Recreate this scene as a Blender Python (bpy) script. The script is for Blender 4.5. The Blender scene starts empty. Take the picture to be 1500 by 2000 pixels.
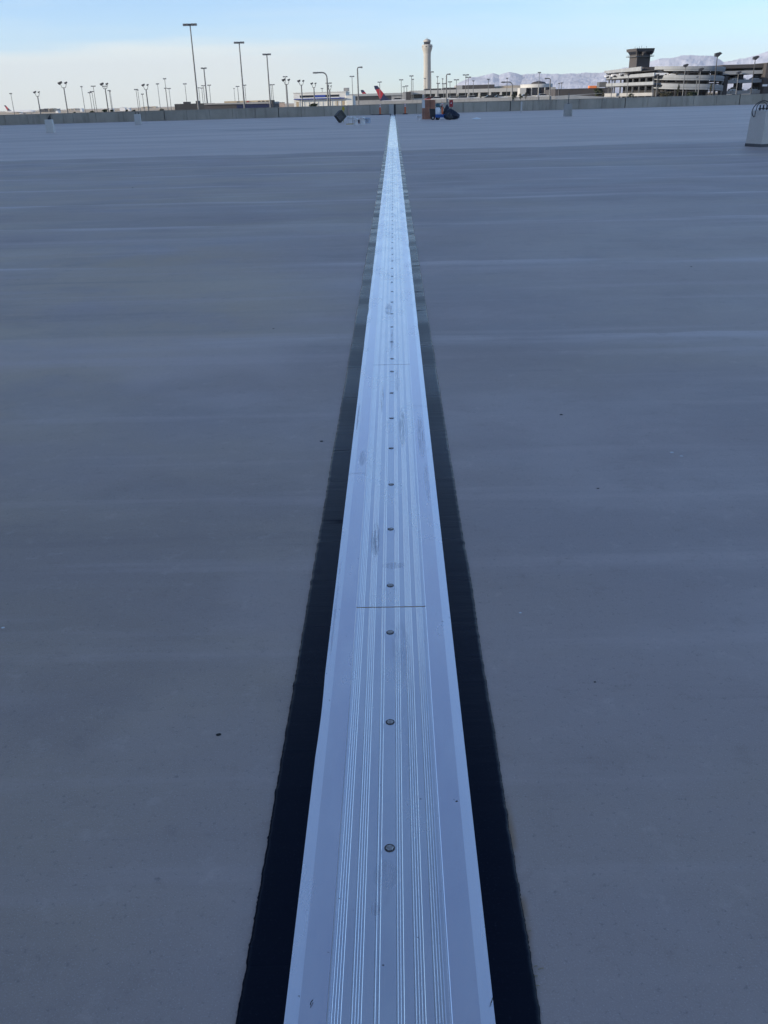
import bpy, bmesh, math, random
from mathutils import Vector, Matrix, noise
random.seed(7)
R = math.radians
scn = bpy.context.scene
col = scn.collection

# ---------------------------------------------------------------- camera
EYE = Vector((0.04, 0.0, 1.58))
YAW, PITCH, ROLL = R(1.2), R(24.9), R(-1.6)
CM = (Matrix.Rotation(YAW, 3, 'Z') @ Matrix.Rotation(R(90) - PITCH, 3, 'X') @ Matrix.Rotation(ROLL, 3, 'Z'))
cd = bpy.data.cameras.new('camera'); cam = bpy.data.objects.new('camera', cd); col.objects.link(cam)
cam.matrix_world = Matrix.Translation(EYE) @ CM.to_4x4()
cd.sensor_fit = 'HORIZONTAL'; cd.sensor_width = 36; cd.lens = 36 * 1732 / 1500
cd.clip_start = 0.05; cd.clip_end = 60000
scn.camera = cam

# ---------------------------------------------------------------- sky, sun, exposure
SUN_EL = R(12.0); SUN_DIR = Vector((-math.sin(R(72)) * math.cos(SUN_EL), -math.cos(R(72)) * math.cos(SUN_EL), math.sin(SUN_EL)))
w = bpy.data.worlds.new('World'); scn.world = w; w.use_nodes = True
nt = w.node_tree; N = nt.nodes; L = nt.links; N.clear()
out = N.new('ShaderNodeOutputWorld'); bg = N.new('ShaderNodeBackground'); sky = N.new('ShaderNodeTexSky')
sky.sky_type = 'NISHITA'; sky.sun_disc = False; sky.sun_elevation = SUN_EL
sky.sun_rotation = math.atan2(SUN_DIR.x, SUN_DIR.y)
sky.altitude = 1300; sky.air_density = 0.75; sky.dust_density = 0.5; sky.ozone_density = 2.6
SKY_S = 0.13
bg.inputs['Strength'].default_value = SKY_S
# thin cirrus: wisps stretched along the horizon, mixed over the sky colour
tc = N.new('ShaderNodeTexCoord'); mp = N.new('ShaderNodeMapping'); mp.inputs['Scale'].default_value = (3.0, 3.0, 30.0)
mp.inputs['Rotation'].default_value = (0, R(-1.5), 0)
nz = N.new('ShaderNodeTexNoise'); nz.inputs['Scale'].default_value = 2.2; nz.inputs['Detail'].default_value = 8; nz.inputs['Roughness'].default_value = .55
cr = N.new('ShaderNodeValToRGB'); cr.color_ramp.elements[0].position = .47; cr.color_ramp.elements[1].position = .66
sx = N.new('ShaderNodeSeparateXYZ')
# the bank lies low and to the left
lo = N.new('ShaderNodeMapRange'); lo.inputs['From Min'].default_value = .062; lo.inputs['From Max'].default_value = .040
le = N.new('ShaderNodeMapRange'); le.inputs['From Min'].default_value = .06; le.inputs['From Max'].default_value = -.16
for m in (lo, le): m.interpolation_type = 'SMOOTHSTEP'
nz2 = N.new('ShaderNodeTexNoise'); nz2.inputs['Scale'].default_value = 1.6; nz2.inputs['Detail'].default_value = 5
wob = N.new('ShaderNodeMath'); wob.operation = 'MULTIPLY_ADD'; wob.inputs[1].default_value = .05
neg = N.new('ShaderNodeMath'); neg.operation = 'ADD'
m1 = N.new('ShaderNodeMath'); m1.operation = 'MULTIPLY'
m2 = N.new('ShaderNodeMath'); m2.operation = 'MULTIPLY'; m2.inputs[1].default_value = .75
m3 = N.new('ShaderNodeMath'); m3.operation = 'MAXIMUM'
m4 = N.new('ShaderNodeMath'); m4.operation = 'MULTIPLY'; m4.inputs[1].default_value = .10
mix = N.new('ShaderNodeMixRGB'); mix.inputs['Color2'].default_value = (4.4, 4.6, 4.25, 1)
L.new(tc.outputs['Generated'], mp.inputs['Vector']); L.new(mp.outputs[0], nz.inputs['Vector']); L.new(mp.outputs[0], nz2.inputs['Vector'])
L.new(nz.outputs['Fac'], cr.inputs['Fac']); L.new(tc.outputs['Generated'], sx.inputs[0])
L.new(nz2.outputs['Fac'], wob.inputs[0]); wob.inputs[2].default_value = -.025
L.new(sx.outputs['Z'], neg.inputs[0]); L.new(wob.outputs[0], neg.inputs[1])
L.new(neg.outputs[0], lo.inputs['Value']); L.new(sx.outputs['X'], le.inputs['Value'])
L.new(lo.outputs[0], m1.inputs[0]); L.new(le.outputs[0], m1.inputs[1]); L.new(m1.outputs[0], m2.inputs[0])
L.new(cr.outputs['Color'], m4.inputs[0]); L.new(m2.outputs[0], m3.inputs[0]); L.new(m4.outputs[0], m3.inputs[1])
L.new(m3.outputs[0], mix.inputs['Fac']); L.new(sky.outputs[0], mix.inputs['Color1'])
L.new(mix.outputs[0], bg.inputs['Color']); L.new(bg.outputs[0], out.inputs['Surface'])

sd = bpy.data.lights.new('sun', 'SUN'); sd.energy = 3.4; sd.angle = R(.53); sd.color = (1.0, .88, .72)
so = bpy.data.objects.new('sun', sd); col.objects.link(so)
so.rotation_euler = SUN_DIR.to_track_quat('Z', 'Y').to_euler()
scn.view_settings.view_transform = 'Standard'; scn.view_settings.look = 'None'
scn.view_settings.gamma = 1; scn.view_settings.exposure = 0.92
scn.cycles.volume_bounces = 0

# ---------------------------------------------------------------- helpers
GZ = -4.2                                             # airfield level
def deck_z(y): return max(0.0, (y - 34.0)) * 0.0024   # the deck rises a little towards the far wall
def ray(px, py): return (CM @ Vector((px - 750, 1000 - py, -1732))).normalized()
def P(px, py, Y):
    d = ray(px, py); return EYE + d * ((Y - EYE.y) / d.y)
def G(px, py):
    d = ray(px, py); t = 0
    for i in range(60):
        y = EYE.y + d.y * t; t = (deck_z(y) - EYE.z) / d.z
    q = EYE + d * t; return Vector((q.x, q.y, deck_z(q.y)))
def base(px, py, Y, z=GZ):
    q = P(px, py, Y); return Vector((q.x, Y, z))

class MB:
    def __init__(s): s.v = []; s.f = []; s.sm = []
    def add(s, vs, fs, smooth=False):
        n = len(s.v); s.v += [tuple(v) for v in vs]
        s.f += [tuple(i + n for i in f) for f in fs]; s.sm += [smooth] * len(fs); return s
    def box(s, x0, x1, y0, y1, z0, z1, M=None):
        vs = [Vector(p) for p in ((x0,y0,z0),(x1,y0,z0),(x1,y1,z0),(x0,y1,z0),(x0,y0,z1),(x1,y0,z1),(x1,y1,z1),(x0,y1,z1))]
        if M: vs = [M @ v for v in vs]
        return s.add(vs, [(0,3,2,1),(4,5,6,7),(0,1,5,4),(1,2,6,5),(2,3,7,6),(3,0,4,7)])
    def prism(s, pts, a, b, axis='Y'):
        """polygon pts (u,v) extruded from a to b: axis Y uses (x,z), axis Z uses (x,y), axis X uses (y,z)"""
        def mk(u, v, t): return {'Y': (u, t, v), 'Z': (u, v, t), 'X': (t, u, v)}[axis]
        n = len(pts); vs = [mk(u, v, a) for u, v in pts] + [mk(u, v, b) for u, v in pts]
        return s.add(vs, [tuple(range(n)), tuple(range(2*n-1, n-1, -1))] + [(i, i+n, (i+1) % n + n, (i+1) % n) for i in range(n)])
    def tube(s, p, q, r0, r1=None, n=8, cap=True):
        p = Vector(p); q = Vector(q); r1 = r0 if r1 is None else r1
        d = (q - p).normalized(); u = d.orthogonal().normalized(); v = d.cross(u)
        c = [(math.cos(2*math.pi*i/n), math.sin(2*math.pi*i/n)) for i in range(n)]
        vs = [p + (u*a + v*b)*r0 for a, b in c] + [q + (u*a + v*b)*r1 for a, b in c]
        s.add(vs, [(i, (i+1) % n, (i+1) % n + n, i+n) for i in range(n)], True)
        if cap: s.add(vs, [tuple(range(n-1, -1, -1)), tuple(range(n, 2*n))])
        return s
    def path(s, pts, r, n=6):
        for a, b in zip(pts, pts[1:]): s.tube(a, b, r, r, n)
        return s
    def lathe(s, prof, n=16, c=(0,0,0), rot=0, smooth=True, arc=None):
        m = n; vs = []
        for r, z in prof:
            for i in range(m):
                a = rot + 2*math.pi*i/m; vs.append((c[0]+r*math.cos(a), c[1]+r*math.sin(a), c[2]+z))
        fs = [(k*m+i, k*m+(i+1) % m, (k+1)*m+(i+1) % m, (k+1)*m+i) for k in range(len(prof)-1) for i in range(m)]
        s.add(vs, fs, smooth)
        k = len(prof)-1
        s.add(vs[:m], [tuple(range(m-1, -1, -1))]); s.add(vs[k*m:], [tuple(range(m))]); return s
    def build(s, name, mat, parent=None, fix=True):
        me = bpy.data.meshes.new(name); me.from_pydata(s.v, [], s.f); me.update()
        for p, k in zip(me.polygons, s.sm): p.use_smooth = k
        if fix:
            b = bmesh.new(); b.from_mesh(me); bmesh.ops.recalc_face_normals(b, faces=b.faces); b.to_mesh(me); b.free()
        me.materials.append(mat)
        o = bpy.data.objects.new(name, me); col.objects.link(o)
        if parent:
            o.parent = parent; bpy.context.view_layer.update()
            o.matrix_parent_inverse = parent.matrix_world.inverted()
        return o
def tag(o, label=None, cat=None, group=None, kind=None):
    if label: o['label'] = label
    if cat: o['category'] = cat
    if group: o['group'] = group
    if kind: o['kind'] = kind
    return o
def empty(name, loc, label, cat, group=None):
    o = bpy.data.objects.new(name, None); o.location = loc; o.empty_display_size = .3; col.objects.link(o)
    bpy.context.view_layer.update()
    return tag(o, label, cat, group)
def kids(o): return [c for c in bpy.data.objects if c.parent == o]
def copy_tree(o, parent=None):
    c = o.copy(); col.objects.link(c); c.parent = parent
    for ch in kids(o): copy_tree(ch, c)
    return c

# ---------------------------------------------------------------- materials
def mat(name, c, rough=.7, metal=0.0, spec=.5, var=0.0, vs=3.0, bump=0.0, bs=40.0, stretch=(1,1,1), emis=None):
    m = bpy.data.materials.new(name); m.use_nodes = True; t = m.node_tree; b = t.nodes['Principled BSDF']
    b.inputs['Base Color'].default_value = (*c, 1); b.inputs['Roughness'].default_value = rough
    b.inputs['Metallic'].default_value = metal; b.inputs['Specular IOR Level'].default_value = spec
    tc = t.nodes.new('ShaderNodeTexCoord'); mp = t.nodes.new('ShaderNodeMapping'); mp.inputs['Scale'].default_value = stretch
    t.links.new(tc.outputs['Object'], mp.inputs['Vector'])
    if var:
        n = t.nodes.new('ShaderNodeTexNoise'); n.inputs['Scale'].default_value = vs; n.inputs['Detail'].default_value = 6
        t.links.new(mp.outputs[0], n.inputs['Vector'])
        r = t.nodes.new('ShaderNodeValToRGB'); r.color_ramp.elements[0].position = .3; r.color_ramp.elements[1].position = .7
        r.color_ramp.elements[0].color = (*[max(0, x*(1-var)) for x in c], 1); r.color_ramp.elements[1].color = (*[min(1, x*(1+var)) for x in c], 1)
        t.links.new(n.outputs['Fac'], r.inputs['Fac']); t.links.new(r.outputs['Color'], b.inputs['Base Color'])
    if bump:
        n = t.nodes.new('ShaderNodeTexNoise'); n.inputs['Scale'].default_value = bs; n.inputs['Detail'].default_value = 4
        t.links.new(mp.outputs[0], n.inputs['Vector']); u = t.nodes.new('ShaderNodeBump'); u.inputs['Strength'].default_value = bump
        u.inputs['Distance'].default_value = .01
        t.links.new(n.outputs['Fac'], u.inputs['Height']); t.links.new(u.outputs[0], b.inputs['Normal'])
    return m
class NT:
    """tiny node-graph writer"""
    def __init__(s, name):
        s.m = bpy.data.materials.new(name); s.m.use_nodes = True; s.t = s.m.node_tree; s.b = s.t.nodes['Principled BSDF']
        s.tc = s.t.nodes.new('ShaderNodeTexCoord'); s.xyz = s.t.nodes.new('ShaderNodeSeparateXYZ'); s.t.links.new(s.tc.outputs['Object'], s.xyz.inputs[0])
    def plug(s, i, v):
        if isinstance(v, (int, float)): i.default_value = v
        elif isinstance(v, tuple): i.default_value = (*v, 1) if len(v) == 3 and i.type == 'RGBA' else v
        else: s.t.links.new(v, i)
    def math(s, op, a, b=0.0, c=0.0, clamp=False):
        n = s.t.nodes.new('ShaderNodeMath'); n.operation = op; n.use_clamp = clamp
        for k, v in enumerate((a, b, c)): s.plug(n.inputs[k], v)
        return n.outputs[0]
    def noise(s, scale, stretch=(1,1,1), detail=5, rough=.5, off=(0,0,0), vec=None):
        mp = s.t.nodes.new('ShaderNodeMapping'); mp.inputs['Scale'].default_value = stretch; mp.inputs['Location'].default_value = off
        s.t.links.new(vec or s.tc.outputs['Object'], mp.inputs['Vector'])
        n = s.t.nodes.new('ShaderNodeTexNoise'); n.inputs['Scale'].default_value = scale; n.inputs['Detail'].default_value = detail; n.inputs['Roughness'].default_value = rough
        s.t.links.new(mp.outputs[0], n.inputs['Vector']); return n.outputs['Fac']
    def rng(s, v, a, b, c=0.0, d=1.0, smooth=True):
        n = s.t.nodes.new('ShaderNodeMapRange'); n.interpolation_type = 'SMOOTHSTEP' if smooth else 'LINEAR'
        for k, x in zip(('Value', 'From Min', 'From Max', 'To Min', 'To Max'), (v, a, b, c, d)): s.plug(n.inputs[k], x)
        return n.outputs[0]
    def mix(s, f, a, b):
        n = s.t.nodes.new('ShaderNodeMixRGB')
        for k, x in zip(('Fac', 'Color1', 'Color2'), (f, a, b)): s.plug(n.inputs[k], x)
        return n.outputs[0]
    def bump(s, h, strength, dist):
        n = s.t.nodes.new('ShaderNodeBump'); n.inputs['Strength'].default_value = strength; n.inputs['Distance'].default_value = dist
        s.plug(n.inputs['Height'], h); s.t.links.new(n.outputs[0], s.b.inputs['Normal'])
    def blob(s, x, y, rx, ry):
        """1 inside a soft ellipse lying at x, y"""
        dx = s.math('DIVIDE', s.math('SUBTRACT', s.xyz.outputs['X'], x), rx); dy = s.math('DIVIDE', s.math('SUBTRACT', s.xyz.outputs['Y'], y), ry)
        r2 = s.math('ADD', s.math('MULTIPLY', dx, dx), s.math('MULTIPLY', dy, dy)); return s.rng(r2, 1.0, .3)
def mul(n, *a):
    r = a[0]
    for x in a[1:]: r = n.math('MULTIPLY', r, x)
    return r

# traffic coating on the deck: roller bands, worn and patched areas, grit
D = NT('deck_coating'); X, Y = D.xyz.outputs['X'], D.xyz.outputs['Y']
big = D.math('MULTIPLY_ADD', D.rng(X, -1.2, 1.2), -.10, D.math('ADD', D.noise(.22, (1, 1.6, 1), 5, .55, off=(3, 1, 0)), .05)); mid = D.noise(.55, (.5, 1.2, 1), 5, .6); streak = D.noise(1.1, (.16, 2.4, 1), 6, .6)
grit = D.noise(260, detail=3, rough=.7); grit2 = D.noise(60, detail=6, rough=.75); mott = D.noise(9, detail=6, rough=.7)
c0_ = None
c = D.mix(D.rng(big, .38, .62), (.345, .295, .29), (.42, .335, .255))
c = D.mix(D.math('MULTIPLY', D.rng(mid, .40, .62), .75), c, (.41, .345, .33))
wy = D.math('ADD', D.math('MULTIPLY_ADD', D.noise(.3, (1, .25, 1), 3), .9, Y), D.math('MULTIPLY', X, .05))
ph = D.math('FRACT', D.math('DIVIDE', D.math('SUBTRACT', wy, .22), 3.35))
pas = D.math('FLOOR', D.math('DIVIDE', D.math('SUBTRACT', wy, .22), 3.35)); side = D.math('GREATER_THAN', X, 0)
wn = D.t.nodes.new('ShaderNodeTexWhiteNoise'); wn.noise_dimensions = '1D'; D.plug(wn.inputs['W'], D.math('MULTIPLY_ADD', side, 37.0, pas)); ny = D.rng(Y, 4.2, 6.0); wnv = D.math('MULTIPLY_ADD', D.math('SUBTRACT', wn.outputs['Value'], .5), ny, .5)
c = D.mix(D.math('MULTIPLY', wnv, .22), c, (.49, .43, .42)); c = D.mix(D.math('MULTIPLY', D.math('SUBTRACT', 1.0, wnv), .18), c, (.27, .23, .225))
lum = D.noise(.42, (1, 1.5, 1), 6, .6, off=(7, 4, 0)); c = D.mix(D.math('MULTIPLY', D.rng(lum, .52, .66), .40), c, (.52, .455, .44)); c = D.mix(D.math('MULTIPLY', D.rng(lum, .48, .36), .45), c, (.28, .23, .21))
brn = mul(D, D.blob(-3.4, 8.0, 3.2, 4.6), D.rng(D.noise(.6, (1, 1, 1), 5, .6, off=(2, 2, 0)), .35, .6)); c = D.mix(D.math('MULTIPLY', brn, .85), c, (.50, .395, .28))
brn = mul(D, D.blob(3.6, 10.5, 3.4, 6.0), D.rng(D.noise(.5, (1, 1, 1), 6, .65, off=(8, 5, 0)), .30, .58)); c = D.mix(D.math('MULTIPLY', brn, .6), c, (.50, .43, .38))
brn = mul(D, D.blob(-8, 19, 7, 8.0), D.rng(D.noise(.35, (1, 2, 1), 6, .65, off=(1, 9, 0)), .40, .58)); c = D.mix(D.math('MULTIPLY', brn, .6), c, (.48, .39, .30))
line = mul(D, D.rng(ph, .88, .965), D.rng(Y, 4.6, 5.2)); line = mul(D, line, D.rng(D.noise(.9, (.35, 2, 1), 5, .6), .36, .58))
saw = D.rng(ph, 0, 1, 0, 1, False)
c = D.mix(mul(D, saw, .22, D.rng(Y, 4.2, 6.0)), c, (.47, .40, .385))
c = D.mix(D.math('MULTIPLY', line, .85), c, (.56, .50, .49))
c = D.mix(D.math('MULTIPLY', D.rng(streak, .52, .70), .5), c, (.52, .445, .43))
c = D.mix(D.math('MULTIPLY', D.rng(streak, .42, .28), .35), c, (.26, .215, .20))
c = D.mix(D.math('MULTIPLY', D.rng(mott, .55, .75), .28), c, (.62, .54, .50)); c = D.mix(D.math('MULTIPLY', D.rng(mott, .46, .28), .35), c, (.28, .225, .20))
# a re-rolled patch left of the joint, blocky lower edge
blk = D.noise(3.0, (.5, .02, 1), 1, .3, vec=D.tc.outputs['Object'])
pat = mul(D, D.rng(X, -.5, -.9), D.rng(Y, 6.70, 6.60), D.rng(D.math('MULTIPLY_ADD', blk, 2.0, Y), 6.5, 6.9))
c = D.mix(D.math('MULTIPLY', pat, .30), c, (.62, .52, .49))
far = D.rng(D.math('MULTIPLY_ADD', D.noise(.25, (1, .3, 1), 4), 3.0, Y), 34.0, 34.8)
farc = D.mix(D.rng(D.noise(.5, (.12, .7, 1), 5, .6), .35, .65), (.64, .55, .50), (.53, .45, .41))
c = D.mix(far, c, farc)
c = D.mix(D.math('MULTIPLY', D.rng(grit, .56, .70), .5), c, (.6, .6, .6))
c = D.mix(D.math('MULTIPLY', D.rng(grit2, .44, .30), .55), c, (.16, .15, .15))
spk = D.noise(26, detail=3, rough=.6, off=(9, 2, 0)); c = D.mix(D.math('MULTIPLY', D.rng(spk, .79, .82), .7), c, (.03, .03, .03))
spk = D.noise(19, detail=3, rough=.6, off=(1, 7, 0)); c = D.mix(D.math('MULTIPLY', D.rng(spk, .79, .815), .6), c, (.4, .4, .42))
oil = mul(D, D.blob(-7.6, 62, 4.2, .9), D.rng(D.noise(.8, (.5, 2, 1), 5), .4, .55)); c = D.mix(D.math('MULTIPLY', oil, .6), c, (.05, .05, .05))
# tan glue left at the right edge of the black strip near the camera
glue = mul(D, D.rng(X, .305, .285), D.rng(X, .2, .25), D.rng(Y, 1.15, 1.2), D.rng(Y, 1.75, 1.6), D.rng(D.noise(9, detail=4), .42, .6))
c = D.mix(D.math('MULTIPLY', glue, .8), c, (.30, .20, .12))
tn = D.t.nodes.new('ShaderNodeMixRGB'); tn.blend_type = 'MULTIPLY'; tn.inputs['Fac'].default_value = 1; D.plug(tn.inputs['Color1'], c); D.plug(tn.inputs['Color2'], (1.17, 1.11, 1.06)); c = tn.outputs[0]
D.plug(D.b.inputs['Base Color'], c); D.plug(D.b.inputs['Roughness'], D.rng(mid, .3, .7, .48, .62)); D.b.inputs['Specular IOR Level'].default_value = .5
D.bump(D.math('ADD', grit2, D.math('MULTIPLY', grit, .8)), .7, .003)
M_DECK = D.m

# black elastomer strip either side of the cover
D = NT('black_elastomer'); Y = D.xyz.outputs['Y']
rip = D.noise(9, (.35, 2.0, 1), 6, .65); fine = D.noise(160, detail=3)
seg = D.noise(1.0, (.02, 1.6, 1), 2, .4, off=(4, 0, 0))
c = D.mix(D.rng(fine, .55, .8), (.004, .006, .014), (.012, .015, .026))
gap = D.rng(D.noise(1.0, (.6, 5.0, 1), 3, .6, off=(0, 3, 0)), .36, .31)
D.plug(D.b.inputs['Base Color'], c)
D.plug(D.b.inputs['Roughness'], D.math('ADD', D.rng(seg, .35, .65, .20, .34), D.math('MULTIPLY', gap, .5)))
D.b.inputs['Specular IOR Level'].default_value = .14; D.b.inputs['Specular Tint'].default_value = (.66, .80, 1, 1)
D.bump(D.math('ADD', rip, D.math('MULTIPLY', fine, .1)), .30, .004)
M_BLACK = D.m

# mill aluminium of the cover
def alu(name, smudges=(), tint=(1, 1, 1)):
    D = NT(name)
    al = D.noise(260, (1, .02, 1), 3, .5); cloud = D.noise(2.2, (2.5, .8, 1), 5, .6); dirt = D.noise(14, (1, .25, 1), 6, .7)
    Z = D.xyz.outputs['Z']; AX = D.math('ABSOLUTE', D.xyz.outputs['X'])
    c = D.mix(D.rng(cloud, .3, .7), (.88, .87, .93), (.94, .94, .97))
    c = D.mix(mul(D, D.rng(AX, .112, .108), .12), c, (.60, .66, .80))
    crest = D.rng(Z, .01425, .0145); edge = mul(D, D.rng(AX, .1710, .1720), .8)  # outer bevel lightened in the colour to strengthen its sky reflection
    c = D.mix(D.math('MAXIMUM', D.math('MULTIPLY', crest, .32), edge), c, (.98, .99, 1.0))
    c = D.mix(D.math('MULTIPLY', D.rng(al, .4, .75), .25), c, (.90, .93, .98))
    c = D.mix(D.math('MULTIPLY', D.rng(dirt, .60, .78), .35), c, (.48, .51, .58))
    sp = D.noise(60, detail=2, off=(3, 3, 3)); c = D.mix(D.math('MULTIPLY', D.rng(sp, .74, .78), .7), c, (.08, .08, .09))
    r = D.math('SUBTRACT', D.rng(cloud, .3, .7, .20, .29), D.math('MULTIPLY', crest, .06))
    for (x, y, rx, ry, k) in smudges:
        b = mul(D, D.blob(x, y, rx, ry), D.rng(D.noise(230, (1, .035, 1), 5, .6, off=(x*9, y, 0)), .36, .62), k*.85); c = D.mix(b, c, (.24, .27, .34)); r = D.math('ADD', r, D.math('MULTIPLY', b, .2))
    tn = D.t.nodes.new('ShaderNodeMixRGB'); tn.blend_type = 'MULTIPLY'; tn.inputs['Fac'].default_value = 1; D.plug(tn.inputs['Color1'], c); D.plug(tn.inputs['Color2'], tint); c = tn.outputs[0]
    D.plug(D.b.inputs['Base Color'], c); D.plug(D.b.inputs['Roughness'], r); D.b.inputs['Metallic'].default_value = 1.0
    D.bump(D.math('ADD', D.math('MULTIPLY', al, .5), cloud), .08, .0015)
    return D.m
M_ALU = alu('aluminium_plate', [(-.062, 3.12, .020, .17, .95), (-.03, 7.35, .035, .25, .6), (0.0, 6.3, .012, .4, .55), (.055, 4.45, .02, .35, .6), (-.055, 4.95, .012, .3, .5), (.03, 2.33, .035, .2, .25), (.01, 2.9, .05, .03, .5), (.03, 5.3, .012, .35, .35), (.05, 2.0, .03, .35, .12), (-.01, 1.45, .03, .05, .3), (-.03, 1.36, .012, .02, .5)], (.97, .99, 1.0))
M_ALU2 = alu('aluminium_flange', [(.15, 4.3, .02, .35, .55), (.16, 3.7, .012, .25, .4), (-.14, 4.0, .02, .12, .5), (-.185, 4.6, .006, .3, .7), (-.19, 2.6, .005, .4, .5)], (.95, .955, 1.0))
M_RUST = mat('joint_sealant', (.38, .22, .10), .8, var=.4, vs=60)
M_BOLT = mat('bolt_steel', (.45, .43, .42), .42, metal=1, var=.3, vs=200)
M_BOLTD = mat('bolt_recess', (.11, .10, .10), .7, metal=.3, var=.4, vs=300)

# concrete of the parapet
def concrete(name, c1, c2, vert=True):
    D = NT(name); Z = D.xyz.outputs['Z']
    a = D.noise(.45, (1, 1, .6), 5, .6); b = D.noise(1.4, (1.5, 1.5, .18), 6, .65); g = D.noise(30, detail=4)
    c = D.mix(D.rng(a, .3, .7), c1, c2)
    if vert: c = D.mix(D.math('MULTIPLY', D.rng(b, .5, .72), .5), c, tuple(x*.5 for x in c1)); 
    c = D.mix(D.math('MULTIPLY', D.rng(g, .5, .7), .25), c, tuple(min(1, x*1.4) for x in c2))
    D.plug(D.b.inputs['Base Color'], c); D.b.inputs['Roughness'].default_value = .85; D.bump(g, .3, .01); return D.m
M_WALL = concrete('parapet_concrete', (.40, .35, .28), (.54, .48, .39))
M_PED = concrete('pedestal_concrete', (.62, .59, .55), (.70, .67, .62))
M_CONC = concrete('pale_concrete', (.30, .295, .285), (.36, .355, .34))
M_GROUND = mat('dry_ground', (.50, .37, .22), .95, var=.35, vs=.004)
M_APRON = mat('apron_concrete', (.33, .32, .30), .9, var=.2, vs=.02)
M_STEEL = mat('galvanised_steel', (.15, .155, .16), .6, metal=.3, var=.15)
M_DARK = mat('dark_paint', (.035, .035, .04), .5, var=.2)
M_LAMP = mat('lamp_housing', (.12, .125, .135), .5, var=.2)
M_GLASSD = mat('dark_glass', (.02, .022, .03), .15, var=.3, vs=.3)
M_CREAM = mat('cream_wall', (.74, .72, .65), .8, var=.06, vs=.1)
M_CONCO = mat('concourse_wall', (.48, .47, .44), .8, var=.08, vs=.1)
M_WHITE = mat('white_paint', (.78, .78, .77), .5, var=.05)
M_BLUE = mat('blue_paint', (.03, .06, .28), .5, var=.1)
M_NAVYP = mat('navy_paint', (.01, .016, .06), .45, var=.1)
M_RED = mat('red_paint', (.40, .02, .03), .45, var=.1)
M_TAN = mat('tan_wall', (.48, .38, .25), .85, var=.15, vs=.1)
M_BROWND = mat('brown_grey_wall', (.062, .057, .058), .85, var=.15, vs=.1)
M_GREYD = mat('dark_grey_wall', (.035, .037, .04), .8, var=.2, vs=.1)
M_BAND = concrete('band_concrete', (.24, .255, .27), (.30, .315, .325), False)
M_BANDD = mat('band_groove', (.2, .2, .21), .9)
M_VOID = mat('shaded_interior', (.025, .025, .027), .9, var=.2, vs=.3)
M_TOWER = concrete('tower_concrete', (.36, .345, .31), (.42, .40, .36), False)
M_ORANGE = mat('orange_plastic', (.75, .16, .05), .5, var=.1)
M_OCONT = mat('orange_container', (.80, .22, .06), .6, var=.1)
M_RUB = mat('rubber', (.02, .02, .02), .7, var=.2)
M_CRATE = mat('crate_plastic', (.06, .055, .05), .5, var=.2)
M_YEL = mat('yellow_plastic', (.55, .42, .03), .5, var=.1)
M_BUCK = mat('white_bucket', (.95, .95, .93), .4, var=.08, vs=8)
M_BUCKB = mat('translucent_blue_bucket', (.66, .74, .84), .4, var=.15, vs=8)
M_CARD = mat('brown_board', (.40, .18, .115), .8, var=.2, vs=2)
M_TAPE = mat('board_seam', (.10, .05, .035), .7)
M_NAVY = mat('navy_sheet', (.012, .018, .04), .35, var=.3, vs=3, bump=.6, bs=6)
M_CARTB = mat('blue_cart', (.03, .11, .36), .5, var=.1)
M_TEAL = mat('teal_tank', (.05, .13, .16), .4, var=.2)
M_PINK = mat('pink_stick', (.55, .33, .30), .6, var=.1)
M_WOOD = mat('yellow_board', (.55, .38, .10), .7, var=.2, vs=6)
M_SHEET = mat('plastic_film', (.75, .76, .78), .3, var=.05)
M_WIRE = mat('cable_sheath', (.03, .03, .035), .5)
M_LEAF = mat('dark_foliage', (.035, .045, .022), .9, var=.5, vs=.8)
M_LEAF2 = mat('olive_foliage', (.07, .065, .035), .9, var=.5, vs=.8)
M_BARK = mat('bark', (.09, .07, .05), .9, var=.3)
M_STRAW = mat('straw', (.42, .34, .22), .8, var=.2)
M_TWIG = mat('dry_twig', (.03, .028, .025), .9, var=.2)
M_CAR = [mat('car_' + n, c, .3, var=.03) for n, c in (('white', (.75, .75, .75)), ('silver', (.42, .43, .45)), ('black', (.02, .02, .022)), ('red_body', (.35, .03, .03)), ('blue_body', (.04, .07, .16)))]

# ================================================================ THE SETTING
# deck: one sheet with a slab edge, standing on its storey
xs = [-62, -20, 0, 20, 62]; ys = [-45, 0, 34, 70, 106]
b = MB(); vs = [(x, y, deck_z(y)) for y in ys for x in xs]; n = len(xs)
b.add(vs, [(j*n+i, j*n+i+1, (j+1)*n+i+1, (j+1)*n+i) for j in range(len(ys)-1) for i in range(n-1)])
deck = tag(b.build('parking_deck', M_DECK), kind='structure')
b = MB()
for (x0, x1, y0, y1) in ((-62, 62, -45, -44.6), (-62, 62, 105.5, 105.9), (-62, -61.6, -44.5, 105.4), (61.6, 62, -44.5, 105.4)): b.box(x0, x1, y0, y1, GZ, -.02)
o = tag(b.build('deck_substructure', M_WALL), kind='structure')
# airfield ground, reaching the horizon
b = MB(); g = [-15000, -4000, -1500, -300, 0, 300, 1500, 4000, 15000]; n = len(g)
b.add([(x, y, GZ) for y in g for x in g], [(j*n+i, j*n+i+1, (j+1)*n+i+1, (j+1)*n+i) for j in range(n-1) for i in range(n-1)])
tag(b.build('ground', M_GROUND), kind='structure')
b = MB(); b.add([(-900, 115, GZ+.02), (700, 115, GZ+.02), (700, 1400, GZ+.02), (-900, 1400, GZ+.02)], [(0, 1, 2, 3)])
tag(b.build('apron', M_APRON), kind='structure')
b = MB(); b.add([(-3000, 1560, GZ+.03), (1200, 1560, GZ+.03), (1200, 1640, GZ+.03), (-3000, 1640, GZ+.03)], [(0, 1, 2, 3)])
tag(b.build('runway', M_APRON), kind='structure')

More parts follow.
